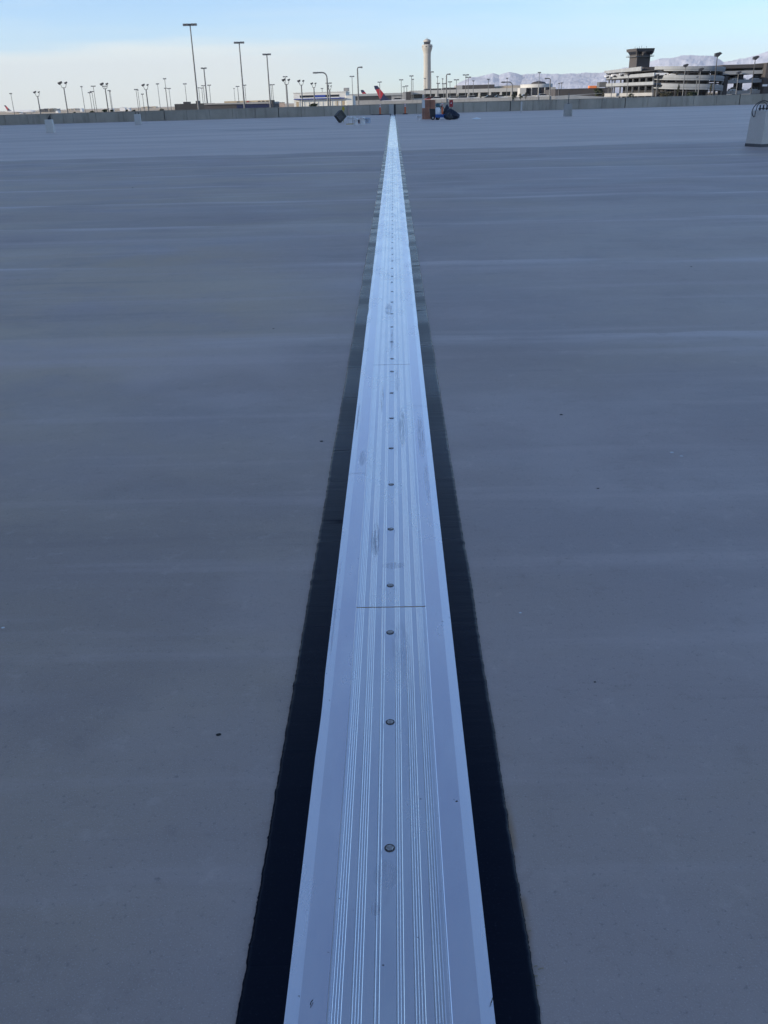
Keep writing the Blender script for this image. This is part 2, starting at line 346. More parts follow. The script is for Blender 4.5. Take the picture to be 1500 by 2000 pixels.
# snowy mountains, 12 km off, right half of the view
ridge = [(-40, 215), (560, 200), (840, 190), (875, 178), (897, 160), (920, 150), (947, 146.7), (963, 142), (975, 145), (996, 138.7), (1008, 141), (1020, 146.7), (1053, 146), (1081, 145), (1124, 143), (1156, 144), (1188, 141.6), (1230, 132), (1266, 122), (1287, 113), (1309, 109), (1349, 107), (1368, 108), (1394, 110), (1413, 118), (1425, 115.5), (1456, 108.6), (1485, 99), (1500, 95), (1620, 80), (1900, 70), (2500, 95), (3600, 120)]
def ridge_at(px):
    for (a, ya), (b_, yb) in zip(ridge, ridge[1:]):
        if a <= px <= b_: return ya + (yb - ya) * (px - a) / (b_ - a)
    return ridge[-1][1]
b = MB(); cols_ = []; px = 820
while px < 3400: cols_.append(px); px += 2.5 if px < 1540 else 20
rows = 40; vs = []
for px in cols_:
    d0 = ray(px, ridge_at(px)); h = math.hypot(d0.x, d0.y); ux, uy = d0.x/h, d0.y/h; H = max(30, EYE.z + 12000 * d0.z / h - GZ)
    for k in range(rows):
        t = k / (rows - 1); dist = 9300 + 5400 * t; s_ = 1 - abs(t - .5) * 2
        x, y = ux * dist, uy * dist
        f = noise.fractal(Vector((x, y, 0)) / 480.0, .75, 2.1, 7); f2 = abs(noise.fractal(Vector((x, y, 9)) / 1100.0, .9, 2.1, 5))
        z = H * (s_ ** 1.05) * (1 - .2 * min(1, f2 * 1.6) * (1 - s_ ** 3)) + 40 * f * min(1, s_ * 3) * (.7 + .3 * (1 - s_))
        z = min(z, H + 34)
        if k in (0, rows-1): z = -1
        vs.append((x, y, GZ + max(-1, z)))
n = rows
b.add(vs, [(i*n+k, (i+1)*n+k, (i+1)*n+k+1, i*n+k+1) for i in range(len(cols_)-1) for k in range(rows-1)])
D = NT('hazed_snowy_rock'); a = D.noise(.0022, (1, 1, 2.5), 8, .65); Z = D.xyz.outputs['Z']
c = D.mix(D.rng(D.math('MULTIPLY_ADD', Z, .0008, a), .52, .68), (.44, .46, .56), (.60, .62, .72))  # rock and snow paled towards blue, distance haze put into their colours
D.plug(D.b.inputs['Base Color'], c); D.b.inputs['Roughness'].default_value = .9
tag(b.build('mountains', D.m), kind='structure')

# ================================================================ EXPANSION JOINT
joint = empty('expansion_joint_cover', (0, 0, 0), 'long bluish aluminium expansion joint cover with bolted ribbed plates running down the deck centre', 'joint cover')
Y0, Y1 = -4.0, 105.0
def ysteps(step0):
    out_ = []; y = Y0
    while y < Y1:
        out_.append(y); y += step0 if y < 12 else (step0 * 5 if y < 34 else step0 * 30)
        if out_[-1] < 34 <= y: y = 34.0
    return out_ + [Y1]
for sgn in (-1, 1):                                    # black strips, ragged outer edge
    b = MB(); ys_ = ysteps(.006); vs = []
    for y in ys_:
        e = .005 * noise.noise(Vector((y*1.6, sgn*5, 0))) + .003 * noise.noise(Vector((y*24, sgn*5, 0))) + .0045 * abs(noise.noise(Vector((y*75, sgn*3, 1))))
        wd = (.286 if sgn > 0 else .291) + e; z = deck_z(y)
        t = .0065 + .0025 * noise.noise(Vector((y*1.7, sgn*9, 2)))
        vs += [(sgn*.188, y, z+t), (sgn*(wd-.012), y, z+t), (sgn*(wd-.003), y, z+t-.002), (sgn*wd, y, z-.001)]
    b.add(vs, [(i*4+k, (i+1)*4+k, (i+1)*4+k+1, i*4+k+1) for i in range(len(ys_)-1) for k in range(3)], True)
    o = b.build('elastomer_strip', M_BLACK, joint)
def extrude(prof, y0, y1, name, material, parent, closed=True):
    ysx = [y0] + ([34.0] if y0 < 34 < y1 else []) + [y1]; n = len(prof); vs = []
    for y in ysx: vs += [(x, y, z + deck_z(y)) for x, z in prof]
    b = MB(); m = len(ysx)
    b.add(vs, [(j*n+i, j*n+i+1, (j+1)*n+i+1, (j+1)*n+i) for j in range(m-1) for i in range(n-1)])
    b.add(vs[:n], [tuple(range(n))]); b.add(vs[-n:], [tuple(range(n-1, -1, -1))])
    return b.build(name, material, parent)
PL = 3.05
for sgn, s0 in ((-1, 3.81), (1, 4.79)):                # side flanges with a bevelled outer edge
    prof = [(.1175, -.001), (.1175, .0125), (.1715, .0125), (.1990, .0070), (.2000, .0045), (.2000, -.001)]
    y = s0 - PL * 4
    while y < Y1 - .3:
        q = [(sgn*x, z) for x, z in prof]
        extrude(q, max(y+.0015, Y0), min(y+PL*2-.0015, Y1), 'side_flange', M_ALU2, joint); y += PL*2
ribs = [  # centre, count
 (-.1015, 4), (-.063, 4), (-.0245, 2), (.0215, 3), (.0590, 4), (.0965, 4)]
prof = [(-.1186, .0128), (-.1183, .0150), (-.1172, .0161), (-.1142, .0161), (-.1132, .0140)]
for c0, k in ribs:
    pitch = .0058 if k > 2 else .0075
    for i in range(k):
        x = c0 + (i - (k-1)/2) * pitch
        prof += [(x-.0019, .0140), (x-.0011, .0147), (x+.0011, .0147), (x+.0019, .0140)]
prof += [(.1145, .0140), (.1152, .0162), (.1176, .0162), (.1188, .0146), (.1188, .0128)]
plates = []; y = 1.6475*1.58 - PL * 2
while y < Y1 - .3:
    extrude(prof, max(y+.0025, Y0), min(y+PL-.0025, Y1), 'cover_plate', M_ALU, joint); plates.append(y); y += PL
extrude([(-.1165, .0005), (-.1165, .0125), (.1165, .0125), (.1165, .0005)], Y0, Y1, 'joint_seal', M_RUST, joint)
bolt0 = None
for py in plates:
    if py > 34: break
    for k in range(7):
        by = py + .148 + k * .4572 - .0
        if by < .9 or by + .02 > py + PL: continue
        if bolt0 is None:
            b = MB(); b.lathe([(.0126, 0), (.0126, .0006), (.0116, .0011), (.0100, .0004)], 24)
            bolt0 = b.build('bolt', M_BOLTD, joint)
            h = MB(); h.lathe([(.0094, .0003), (.0094, .0016), (.0078, .0028)], 6, smooth=False); h0 = h.build('bolt_head', M_BOLT, bolt0)
            cur = bolt0
        else:
            cur = copy_tree(bolt0, joint)
        cur.location = (random.uniform(-.0015, .0015) - .001, by, .0140 + deck_z(by)); cur.rotation_euler = (0, 0, random.random()*3)

# small things lying on the joint and the deck
def curve_thing(name, pts, r, material, label, cat, group=None):
    return tag(MB().path([Vector(p) for p in pts], r, 6).build(name, material), label, cat, group)
def rel(px, py, z):
    d = ray(px, py); return EYE + d * ((z - EYE.z) / d.z)
curve_thing('twig', [rel(606, 1963, .016), rel(607.5, 1957, .018), rel(611, 1953, .016)], .0009, M_TWIG, 'tiny curved dark twig lying on the left flange of the joint cover', 'twig')
curve_thing('twig', [rel(959, 1959, .013), rel(961, 1954, .015), rel(962, 1949, .012)], .0009, M_TWIG, 'tiny straight dark twig lying on the pale right edge of the joint cover', 'twig')
rnd = random.Random(3)
for k, (px, py, lab) in enumerate([(1056, 1892, 'longest pale straw beside the black strip at lower right'), (1047, 1906, 'short pale straw just below the longest straw by the black strip'), (1046, 1887, 'short pale straw just above the longest straw by the black strip'), (1050, 1925, 'lowest pale straw bit beside the ragged black strip edge'), (1034, 1818, 'highest pale straw bit beside the ragged black strip edge')]):
    q = rel(px, py, .002); a = rnd.uniform(-.5, .9) if k else .25; l = .007 if k else .012
    curve_thing('straw', [q + Vector((-math.cos(a)*l*.5, -math.sin(a)*l*.5, 0)), q + Vector((0, 0, .001)), q + Vector((math.cos(a)*l*.5, math.sin(a)*l*.5, 0))], .0010, M_STRAW, lab, 'straw', 'straw bits along the black strip')
def crumb(px, py, size, material, label, name='debris_crumb', seed=1, cat='debris', zz=.0):
    b = MB(); q = rel(px, py, zz); rr = random.Random(seed); vs = []
    bm_ = bmesh.new(); bmesh.ops.create_icosphere(bm_, subdivisions=2, radius=1)
    for v in bm_.verts:
        k = 1 + .45 * noise.noise(v.co * 1.6 + Vector((seed*3.1, 0, 0))); v.co = Vector((v.co.x*k*size, v.co.y*k*size*.7, abs(v.co.z)*k*size*.35)) + q
    me = bpy.data.meshes.new(name); bm_.to_mesh(me); bm_.free(); me.materials.append(material)
    o = bpy.data.objects.new(name, me); col.objects.link(o); tag(o, label, cat); return o
crumb(427, 1435, .008, M_TWIG, 'crumpled dark leaf scrap on the grey deck left of the joint', 'leaf_scrap', 2)
crumb(628, 862, .009, M_TWIG, 'dark crumb beside the left black strip halfway up the joint', 'debris_crumb', 4)
crumb(892, 1565, .003, M_TWIG, 'black speck on the right flange of the joint cover', 'debris_crumb', 5, zz=.0125)
crumb(1312, 884, .010, M_SHEET, 'small white chip on the deck at right', 'paint_chip', 6)
crumb(1331, 891, .008, M_SHEET, 'smaller white chip just right of another chip on the deck', 'paint_chip', 7)
crumb(1016, 1197, .005, M_SHEET, 'white speck on the deck just right of the right black strip', 'paint_chip', 8)
crumb(1168, 954, .006, M_TWIG, 'dark crumb on the open deck right of the joint cover', 'debris_crumb', 9)
crumb(1162, 1332, .004, M_TWIG, 'tiny dark crumb low on the deck right of the black strip', 'debris_crumb', 10)
crumb(1096, 810, .009, M_TWIG, 'dark flake on the deck right of the joint below a pale roller line', 'debris_crumb', 11)
crumb(1350, 521, .010, M_TWIG, 'dark flake lying on a pale roller line far right', 'debris_crumb', 12)
crumb(6, 1226, .006, M_SHEET, 'white speck on the deck at the left frame edge', 'paint_chip', 13)
crumb(534, 642, .008, M_TWIG, 'dark crumb on the lighter band left of the joint', 'debris_crumb', 14)
crumb(259, 367, .018, M_TWIG, 'dark scrap on the deck at left beyond the second pale line', 'debris_crumb', 15)

# ================================================================ PARAPET WALLS
WY = 105.0
wall = empty('parapet_wall', (0, WY, deck_z(WY)), 'long weathered grey concrete parapet wall across the far end of the deck', 'wall')
zb, zt = deck_z(WY) - .02, 1.18
seams = [-62, -49.6, -37.2, -24.8, -12.4, 0.0, 12.6, 24.9, 37.1, 49.3, 62]
for i, (a, c_) in enumerate(zip(seams, seams[1:])):
    b = MB(); n5 = 5; wd = (c_-a)/n5
    for k in range(n5):
        g_ = .035 if k else .09
        b.box(a + wd*k + g_, a + wd*(k+1), WY, WY+.22, zb, zt - .03)
    b.box(a + .05, c_, WY-.03, WY+.25, zt-.03, zt + .0)
    pn = b.build('wall_panel', M_WALL, wall)
    b = MB(); b.box(a + .02, c_ - .02, WY+.10, WY+.20, zb, zt - .04); b.build('seam_backing', M_RUB, pn)
q = G(761, 224)
b = MB(); b.box(-.42, .10, WY-.25, WY-.031, zb, zt - .02); b.build('joint_post', concrete('pale_post', (.52, .49, .44), (.58, .55, .5)), wall)
b = MB(); b.box(.12, .32, WY-.06, WY-.035, zb, zt-.02); b.build('seam_gap', M_DARK, wall)
for lab, nm, (x0, x1) in (('low grey concrete parapet wall along the left edge of the deck', 'parapet_wall', (-62, -61.75)), ('low grey concrete parapet wall along the right edge of the deck', 'parapet_wall', (61.75, 62))):
    b = MB(); b.box(x0, x1, -44.9, 104.9, -.01, 1.15); tag(b.build(nm, M_WALL), lab, 'wall')

# ---------------------------------------------------------------- pedestals on the deck
def pedestal(px, py, w_, d_, h, label, bolts=True, rz=0.0, base_band=False, loops=False, material=None, taper=.9):
    q = G(px, py); e = empty('lamp_pedestal', q, label, 'pedestal', 'concrete pedestals on the deck')
    a, c_ = w_/2, d_/2; b = MB(); M = Matrix.Translation(q + Vector((0, c_, 0))) @ Matrix.Rotation(rz, 4, 'Z')
    t = taper
    vs = [(-a, -c_, -.02), (a, -c_, -.02), (a, c_, -.02), (-a, c_, -.02), (-a*t, -c_*t, h-.02), (a*t, -c_*t, h-.02), (a*t, c_*t, h-.02), (-a*t, c_*t, h-.02), (-a*t+.02, -c_*t+.02, h), (a*t-.02, -c_*t+.02, h), (a*t-.02, c_*t-.02, h), (-a*t+.02, c_*t-.02, h)]
    b.add([M @ Vector(v) for v in vs], [(0, 1, 5, 4), (1, 2, 6, 5), (2, 3, 7, 6), (3, 0, 4, 7), (4, 5, 9, 8), (5, 6, 10, 9), (6, 7, 11, 10), (7, 4, 8, 11), (8, 9, 10, 11)])
    b.build('pedestal_block', material or M_PED, e)
    if base_band:
        b = MB(); b.box(-a-.004, a+.004, -c_-.004, c_+.004, -.01, .085, M); b.build('base_band', mat('coated_base', (.13, .125, .12), .8, var=.1), e)
    if bolts:
        for sx_, sy_ in ((-1, -1), (1, -1), (1, 1), (-1, 1)):
            b = MB(); p = M @ Vector((sx_*a*.5, sy_*c_*.5, h)); b.tube(p, p + Vector((0, 0, .15)), .016, n=8); b.tube(p + Vector((0, 0, .02)), p + Vector((0, 0, .05)), .035, n=6)
            b.build('anchor_bolt', M_DARK, e)
    return e, M
e, M = pedestal(97, 259.5, .52, .52, .86, 'grey concrete pedestal with dark stub on top, farthest left on the deck', bolts=False, rz=.12, taper=.95)
b = MB(); b.tube(M @ Vector((.05, 0, .86)), M @ Vector((.05, 0, .99)), .13, .10, 10); b.tube(M @ Vector((.05, 0, .98)), M @ Vector((.10, 0, 1.12)), .06, .03, 8); b.build('pipe_stub', M_DARK, e)
e, M = pedestal(269, 243.5, .55, .55, .88, 'plain grey concrete pedestal near the left parapet, second from the left', bolts=True, rz=.1, taper=.94)
e, M = pedestal(1110, 227, .58, .58, .86, 'squat concrete pedestal with a thin upright pipe right of the bags', bolts=False, rz=0, material=concrete('dull_pedestal', (.38, .36, .32), (.50, .47, .43)))
b = MB(); b.tube(M @ Vector((.03, .1, .86)), M @ Vector((.03, .1, 1.62)), .035, n=8); b.tube(M @ Vector((.03, .1, .86)), M @ Vector((.03, .1, .90)), .10, n=8); b.build('upright_pipe', M_STEEL, e)
q = G(1018, 219.5); b = MB(); b.tube(q, q + Vector((0, 0, .93)), .085, .085, 12); b.tube(q + Vector((0, 0, .93)), q + Vector((0, 0, .98)), .085, .03, 12)
tag(b.build('pipe_bollard', M_PED), 'thin pale bollard standing alone before the far wall', 'bollard')
e, M = pedestal(1508, 286.5, 1.0, .80, 1.02, 'large tapered concrete pedestal with cable loop and anchor bolts at right edge', bolts=False, rz=.26, base_band=True, material=concrete('near_pedestal', (.66, .60, .53), (.76, .70, .62), False), taper=.92)
PY = G(1505, 286.5).y + .25
top_z = G(1505, 286.5).z + 1.02
for px in (1484.5, 1491, 1498):
    q = P(px, 211, PY); q.z = top_z - .01; b = MB(); b.tube(q, q + Vector((0, 0, .15)), .022, n=8); b.tube(q + Vector((0, 0, .03)), q + Vector((0, 0, .07)), .045, n=6); b.build('anchor_bolt', M_DARK, e)
def loop(pts):
    out_ = [P(x, y, PY - .02 - .004*i) for i, (x, y) in enumerate(pts)]; sm = []
    for i in range(len(out_)-1):
        p0, p1, p2, p3 = out_[max(0, i-1)], out_[i], out_[i+1], out_[min(len(out_)-1, i+2)]
        for j in range(5):
            t = j/5; sm.append(.5*((2*p1) + (p2-p0)*t + (2*p0-5*p1+4*p2-p3)*t*t + (3*p1-p0-3*p2+p3)*t**3))
    return sm + [out_[-1]]
b = MB(); b.path(loop([(1500, 199), (1493, 196.6), (1485, 198.5), (1478, 203), (1472, 210), (1469, 218), (1469.5, 224), (1472.5, 228.5)]), .013, 6)
b.path(loop([(1474, 228), (1475, 221), (1477.5, 213), (1479.5, 206), (1485, 200.5), (1492, 199.5), (1497, 203), (1499, 208)]), .011, 6); b.build('cable_loop', M_WIRE, e)

# ---------------------------------------------------------------- work site: left cluster
def place(o, loc, rz=0, rx=0, ry=0): o.location = loc; o.rotation_euler = (rx, ry, rz); return o
def bucket_proto(material, label):
    e = empty('paint_bucket', (0, 0, 0), label, 'bucket', 'buckets on the deck')
    b = MB(); b.lathe([(.125, 0), (.13, .01), (.148, .30), (.153, .30), (.153, .315), (.148, .315), (.150, .36), (.156, .362), (.156, .37), (.14, .37), (.125, .03), (.0, .03)], 20); b.build('bucket_body', material, e)
    b = MB(); pts = [Vector((.15*math.cos(a), -.03 - .12*abs(math.sin(a)), .32 - .10*math.sin(a))) for a in [i*math.pi/10 for i in range(11)]]; b.path(pts, .004, 5); b.build('wire_handle', M_STEEL, e)
    return e
B0 = bucket_proto(M_BUCK, 'white bucket standing alone at the left foot of the brown board box')
place(B0, G(818.5, 235))
bl = [((683.5, 240), 1.18, 'tall white bucket leftmost of the group, pink stick standing in it', M_BUCK),
      ((690.5, 239.5), 1.12, 'second white bucket from the left, behind the nearest one', M_BUCK),
      ((695.2, 244), 1.05, 'nearest white bucket, just right of the yellow board end', M_BUCK),
      ((708, 243.5), 1.30, 'wide tall white bucket right of the dark gap in the group', M_BUCK),
      ((715, 240.5), .95, 'blue tinted bucket directly right of the wide white bucket', M_BUCKB),
      ((720.5, 240.5), .95, 'blue tinted bucket at the right end of the group', M_BUCKB)]
for (px, s_, lab, mm) in bl:
    c_ = copy_tree(B0); c_['label'] = lab; place(c_, G(*px), random.random()*2); c_.scale = (s_, s_, s_*1.05)
    if mm is M_BUCKB:
        for k in kids(c_):
            if 'body' in k.name: k.data = k.data.copy(); k.data.materials[0] = mm
q = G(702, 241)
e = empty('paint_can', q, 'dark pinkish paint can between the white buckets', 'can')
b = MB(); b.lathe([(.10, 0), (.10, .24), (.094, .245), (.094, .235), (0, .235)], 16, q); b.build('can_body', mat('can_label', (.25, .14, .14), .5, var=.3, vs=12), e)
b = MB(); b.lathe([(.102, .10), (.102, .20)], 16, q); b.build('can_band', M_DARK, e)
q = G(684, 240); b = MB(); b.tube(q + Vector((0, 0, .04)), q + Vector((-.12, .05, 1.25)), .018); tag(b.build('broom_handle', M_PINK), 'pale pink handle standing upright in the leftmost bucket', 'handle')
q = G(682, 243); b = MB(); b.box(-.42, .30, -.06, .06, .0, .05, Matrix.Translation(q + Vector((.2, 0, 0))) @ Matrix.Rotation(.05, 4, 'Z')); tag(b.build('timber_board', M_WOOD), 'yellow timber offcut lying in front of the white buckets', 'board')
# black crate tipped on a corner against a yellow prop
q = G(666, 240)
e = empty('plastic_crate', q, 'black slatted plastic crate tipped up on one corner', 'crate')
M = Matrix.Translation(q + Vector((0, .1, .02))) @ Matrix.Rotation(.55, 4, 'Z') @ Matrix.Rotation(R(-40), 4, 'Y')
S = .62; b = MB()
for k in range(7):
    t = S * k / 6 - .03 * (k == 6)
    b.box(t - S*.02, t + .062 - S*.02, -.03, 0, 0, S, M); b.box(-S*.02, S*.98, -.028, -.004, t, t + .055, M)
b.build('crate_floor', M_CRATE, e)
for (a0, a1, c0, c1) in ((0, .03, 0, S), (S-.03, S, 0, S), (.03, S-.03, 0, .03), (.03, S-.03, S-.03, S)):
    b = MB()
    for k in range(5): b.box(a0 - .02, a1 - .02, .0 + k*.075, .04 + k*.075, c0, c1, M)
    b.box(a0 - .018, a1 - .022, 0, .34, c0 + .002, c0 + .04, M); b.box(a0 - .018, a1 - .022, 0, .34, c1 - .04, c1 - .002, M)
    b.build('crate_side', M_CRATE, e)
q2 = G(669, 239) + Vector((.05, .35, 0)); e = empty('yellow_broom', q2, 'yellow headed broom standing behind the black crate', 'broom')
b = MB(); b.tube(q2, q2 + Vector((.05, 0, .85)), .02); b.build('handle', M_YEL, e); b = MB(); b.box(q2.x-.07, q2.x+.14, q2.y-.05, q2.y+.05, q2.z+.85, q2.z+1.02); b.box(q2.x-.05, q2.x+.12, q2.y-.03, q2.y+.03, q2.z+1.02, q2.z+1.12); b.build('brush_head', M_YEL, e)

# ---------------------------------------------------------------- work site: right cluster
q = G(831, 233)
px_m = 1909 / q.y
e = empty('board_box', q, 'tall stacked brown board carton with a white patch on its left side', 'box')
W_, H_ = 21/px_m*1.0, 38 * q.y / 2102
b = MB(); Mx = Matrix.Translation(q + Vector((-.03, 0, 0))) @ Matrix.Rotation(R(17), 4, 'Z')
for k in range(3): b.box(0, W_, 0, .75, k*H_/3 + .006, (k+1)*H_/3, Mx)
b.build('carton', M_CARD, e)
b = MB()
for k in range(1, 3): b.box(.01, W_-.01, .01, .74, k*H_/3 - .004, k*H_/3+.010, Mx)
b.box(-.004, -.001, .34, .40, .02, H_*.5, Mx); b.box(W_*.47, W_*.53, -.004, -.001, .02, H_-.02, Mx); b.build('seam_tape', M_TAPE, e)
b = MB(); b.box(-.012, -.004, .02, .7, H_*.58, H_+.002, Mx); b.build('white_sheet', M_WHITE, e)
# black hand cart
q = G(851, 234); e = empty('black_cart', q, 'small black wheeled mixing cart beside the brown carton', 'cart')
b = MB(); b.prism([(q.x-.42, q.z+.22), (q.x+.22, q.z+.22), (q.x+.36, q.z+.74), (q.x-.48, q.z+.80)], q.y, q.y+.6); b.build('cart_tub', M_DARK, e)
for dx, dy in ((-.22, -.05), (.18, -.05), (-.22, .6), (.18, .6)):
    b = MB(); c0 = q + Vector((dx, dy, .15)); b.tube(c0 - Vector((0, .04, 0)), c0 + Vector((0, .04, 0)), .15, n=16); wobj = b.build('wheel', M_RUB, e)
    b = MB(); b.tube(c0 - Vector((0, .045, 0)), c0 - Vector((0, .041, 0)), .07, n=12); b.build('hub', M_PED, wobj)
b = MB(); b.path([q + Vector((.36, .1, .74)), q + Vector((.50, .1, 1.0)), q + Vector((.50, .5, 1.0)), q + Vector((.36, .5, .74))], .02); b.build('push_handle', M_DARK, e)
# blue flat cart
q = G(861, 234); e = empty('blue_platform_cart', q, 'low blue platform cart carrying a tank, between black cart and bags', 'cart')
b = MB(); b.box(q.x-.42, q.x+.62, q.y, q.y+.6, q.z+.16, q.z+.38); b.build('platform', M_CARTB, e)
for dx, dy in ((-.3, .05), (.5, .05), (-.3, .55), (.5, .55)):
    b = MB(); c0 = q + Vector((dx, dy, .08)); b.tube(c0 - Vector((0, .03, 0)), c0 + Vector((0, .03, 0)), .08, n=12); b.build('castor', M_RUB, e)
b = MB(); t_ = q + Vector((-.22, .3, .38)); b.lathe([(.17, 0), (.19, .04), (.19, .40), (.12, .50), (.05, .52)], 16, t_); o = tag(b.build('spray_tank', M_BUCK), 'pale spray tank with teal cap standing on the blue cart', 'tank')
b = MB(); b.lathe([(.06, .52), (.17, .56), (.19, .68), (.10, .76), (0.02, .78)], 12, t_); b.build('tank_cap', M_TEAL, o)
b = MB(); b.path([t_ + Vector((.1, 0, .5)), t_ + Vector((.35, 0, .62)), t_ + Vector((.5, 0, .35)), t_ + Vector((.55, 0, .05))], .02); b.build('hose', M_WIRE, o)
def bag(px, py, w_, d_, h, lean, seed, label, material):
    q = G(px, py); bm_ = bmesh.new(); bmesh.ops.create_icosphere(bm_, subdivisions=5, radius=1)
    for v in bm_.verts:
        c = v.co; t = (c.z + 1) / 2
        prof_ = (1 - t ** 2.2) * .9 + .12 if t > .25 else .75 + t * .6
        k = 1 + .22 * noise.noise(c * 2.3 + Vector((seed, 0, 0))) + .12 * abs(noise.noise(c * 6 + Vector((0, seed, 0))))
        nrm = math.hypot(c.x, c.y) + 1e-5; rr = min(1, nrm*1.5)
        v.co = Vector((c.x/nrm*rr*w_/2*prof_*k + lean*t*h, c.y/nrm*rr*d_/2*prof_*k, t*h*(1+.1*(k-1)))) + q + Vector((0, d_/2, 0))
    for f in bm_.faces: f.smooth = True
    me = bpy.data.meshes.new('rubbish_bag'); bm_.to_mesh(me); bm_.free(); me.materials.append(material)
    o = bpy.data.objects.new('rubbish_bag', me); col.objects.link(o); return tag(o, label, 'bag', 'bags of rubbish beside the carts')
bag(874, 233.5, .62, .6, 1.08, -.02, 1.0, 'tall upright navy plastic bag right behind the blue cart', M_NAVY)
bag(886, 233.5, 1.20, .7, .78, -.34, 4.4, 'wide navy bag slumped to the right end of the pile', M_NAVY)
bag(879, 234.3, .45, .4, .55, -.1, 7.7, 'small dark bag in front between the two navy bags', M_DARK)
def delineator(px, py, D_, label, body, h=1.07, stripes=True):
    q = G(px, py) if D_ is None else Vector((P(px, py, D_).x, D_, deck_z(D_)))
    e = empty('traffic_delineator', q, label, 'delineator', 'traffic delineators by the far wall')
    b = MB(); b.lathe([(.30, 0), (.30, .05), (.12, .09), (.0, .09)], 8, q, rot=R(22.5), smooth=False); b.build('base', M_RUB, e)
    b = MB(); b.lathe([(.095, .07), (.085, h*.85), (.05, h*.95), (.03, h)], 12, q); b.build('post', body, e)
    if stripes:
        for z in (.70, .86): b = MB(); b.lathe([(.0935, z*h), (.0905, (z+.09)*h)], 12, q); b.build('reflective_band', M_WHITE, e)
    return e
delineator(742.5, 224, 103.6, 'orange delineator left of the joint at the far wall', M_ORANGE)
delineator(791.5, 224, 103.6, 'orange delineator right of the joint at the far wall', M_ORANGE)
delineator(864, 224, 92, 'orange and white delineator behind the blue cart', M_ORANGE, 1.1)
b = MB(); q = G(754, 224.6); b.box(q.x-1.6, q.x+.5, 104.2, 104.45, q.z, q.z+.06); tag(b.build('timber_batten', M_DARK), 'dark batten lying at the wall foot by the joint end', 'batten')
q = Vector((P(881, 222, 90).x, 90, deck_z(90))); e = empty('site_sign', q, 'red sign with white mark on a post behind the navy bags', 'sign')
b = MB(); b.tube(q, q + Vector((0, 0, .8)), .03); b.lathe([(.2, 0), (.2, .04)], 10, q); b.build('post', M_DARK, e)
b = MB(); b.box(q.x-.17, q.x+.17, q.y-.04, q.y, q.z+.72, q.z+1.32); b.build('sign_panel', M_RED, e)
b = MB(); b.prism([(q.x-.06, q.z+1.0), (q.x+.06, q.z+1.0), (q.x, q.z+1.14)], q.y-.046, q.y-.041); b.build('white_mark', M_WHITE, e)
q = G(931, 232.5); b = MB(); vs = []; n = 12
for i in range(n): a = 2*math.pi*i/n; vs.append((q.x + .32*math.cos(a)*(1+.2*math.sin(3*a)), q.y + 1.3*math.sin(a)*(1+.2*math.cos(2*a)), q.z+.03))
vs.append((q.x, q.y, q.z+.12)); b.add(vs, [(i, (i+1) % n, n) for i in range(n)], True); b.add([(v[0]*1, v[1], q.z+.002) for v in vs[:n]] + vs[:n], [(i, (i+1) % n, (i+1) % n+n, i+n) for i in range(n)]); tag(b.build('plastic_sheet', M_SHEET), 'crumpled white plastic sheet lying on the deck right of the bags', 'sheet')

# ================================================================ BUILDINGS OUTSIDE THE FRAME
e = empty('shade_building', (-100, 15, GZ), 'tall beige building added out of view left of the deck to shade it', 'building')
b = MB(); b.box(-130, -75, -90, 112, GZ, 33); b.build('wall', M_CONC, e)  # unseen block added so that its shadow covers the whole deck
for k in range(6):
    b = MB(); b.box(-74.99, -74.9, -86, 108, 1.5 + k*4.4, 3.6 + k*4.4); b.build('window_band', M_GLASSD, e)

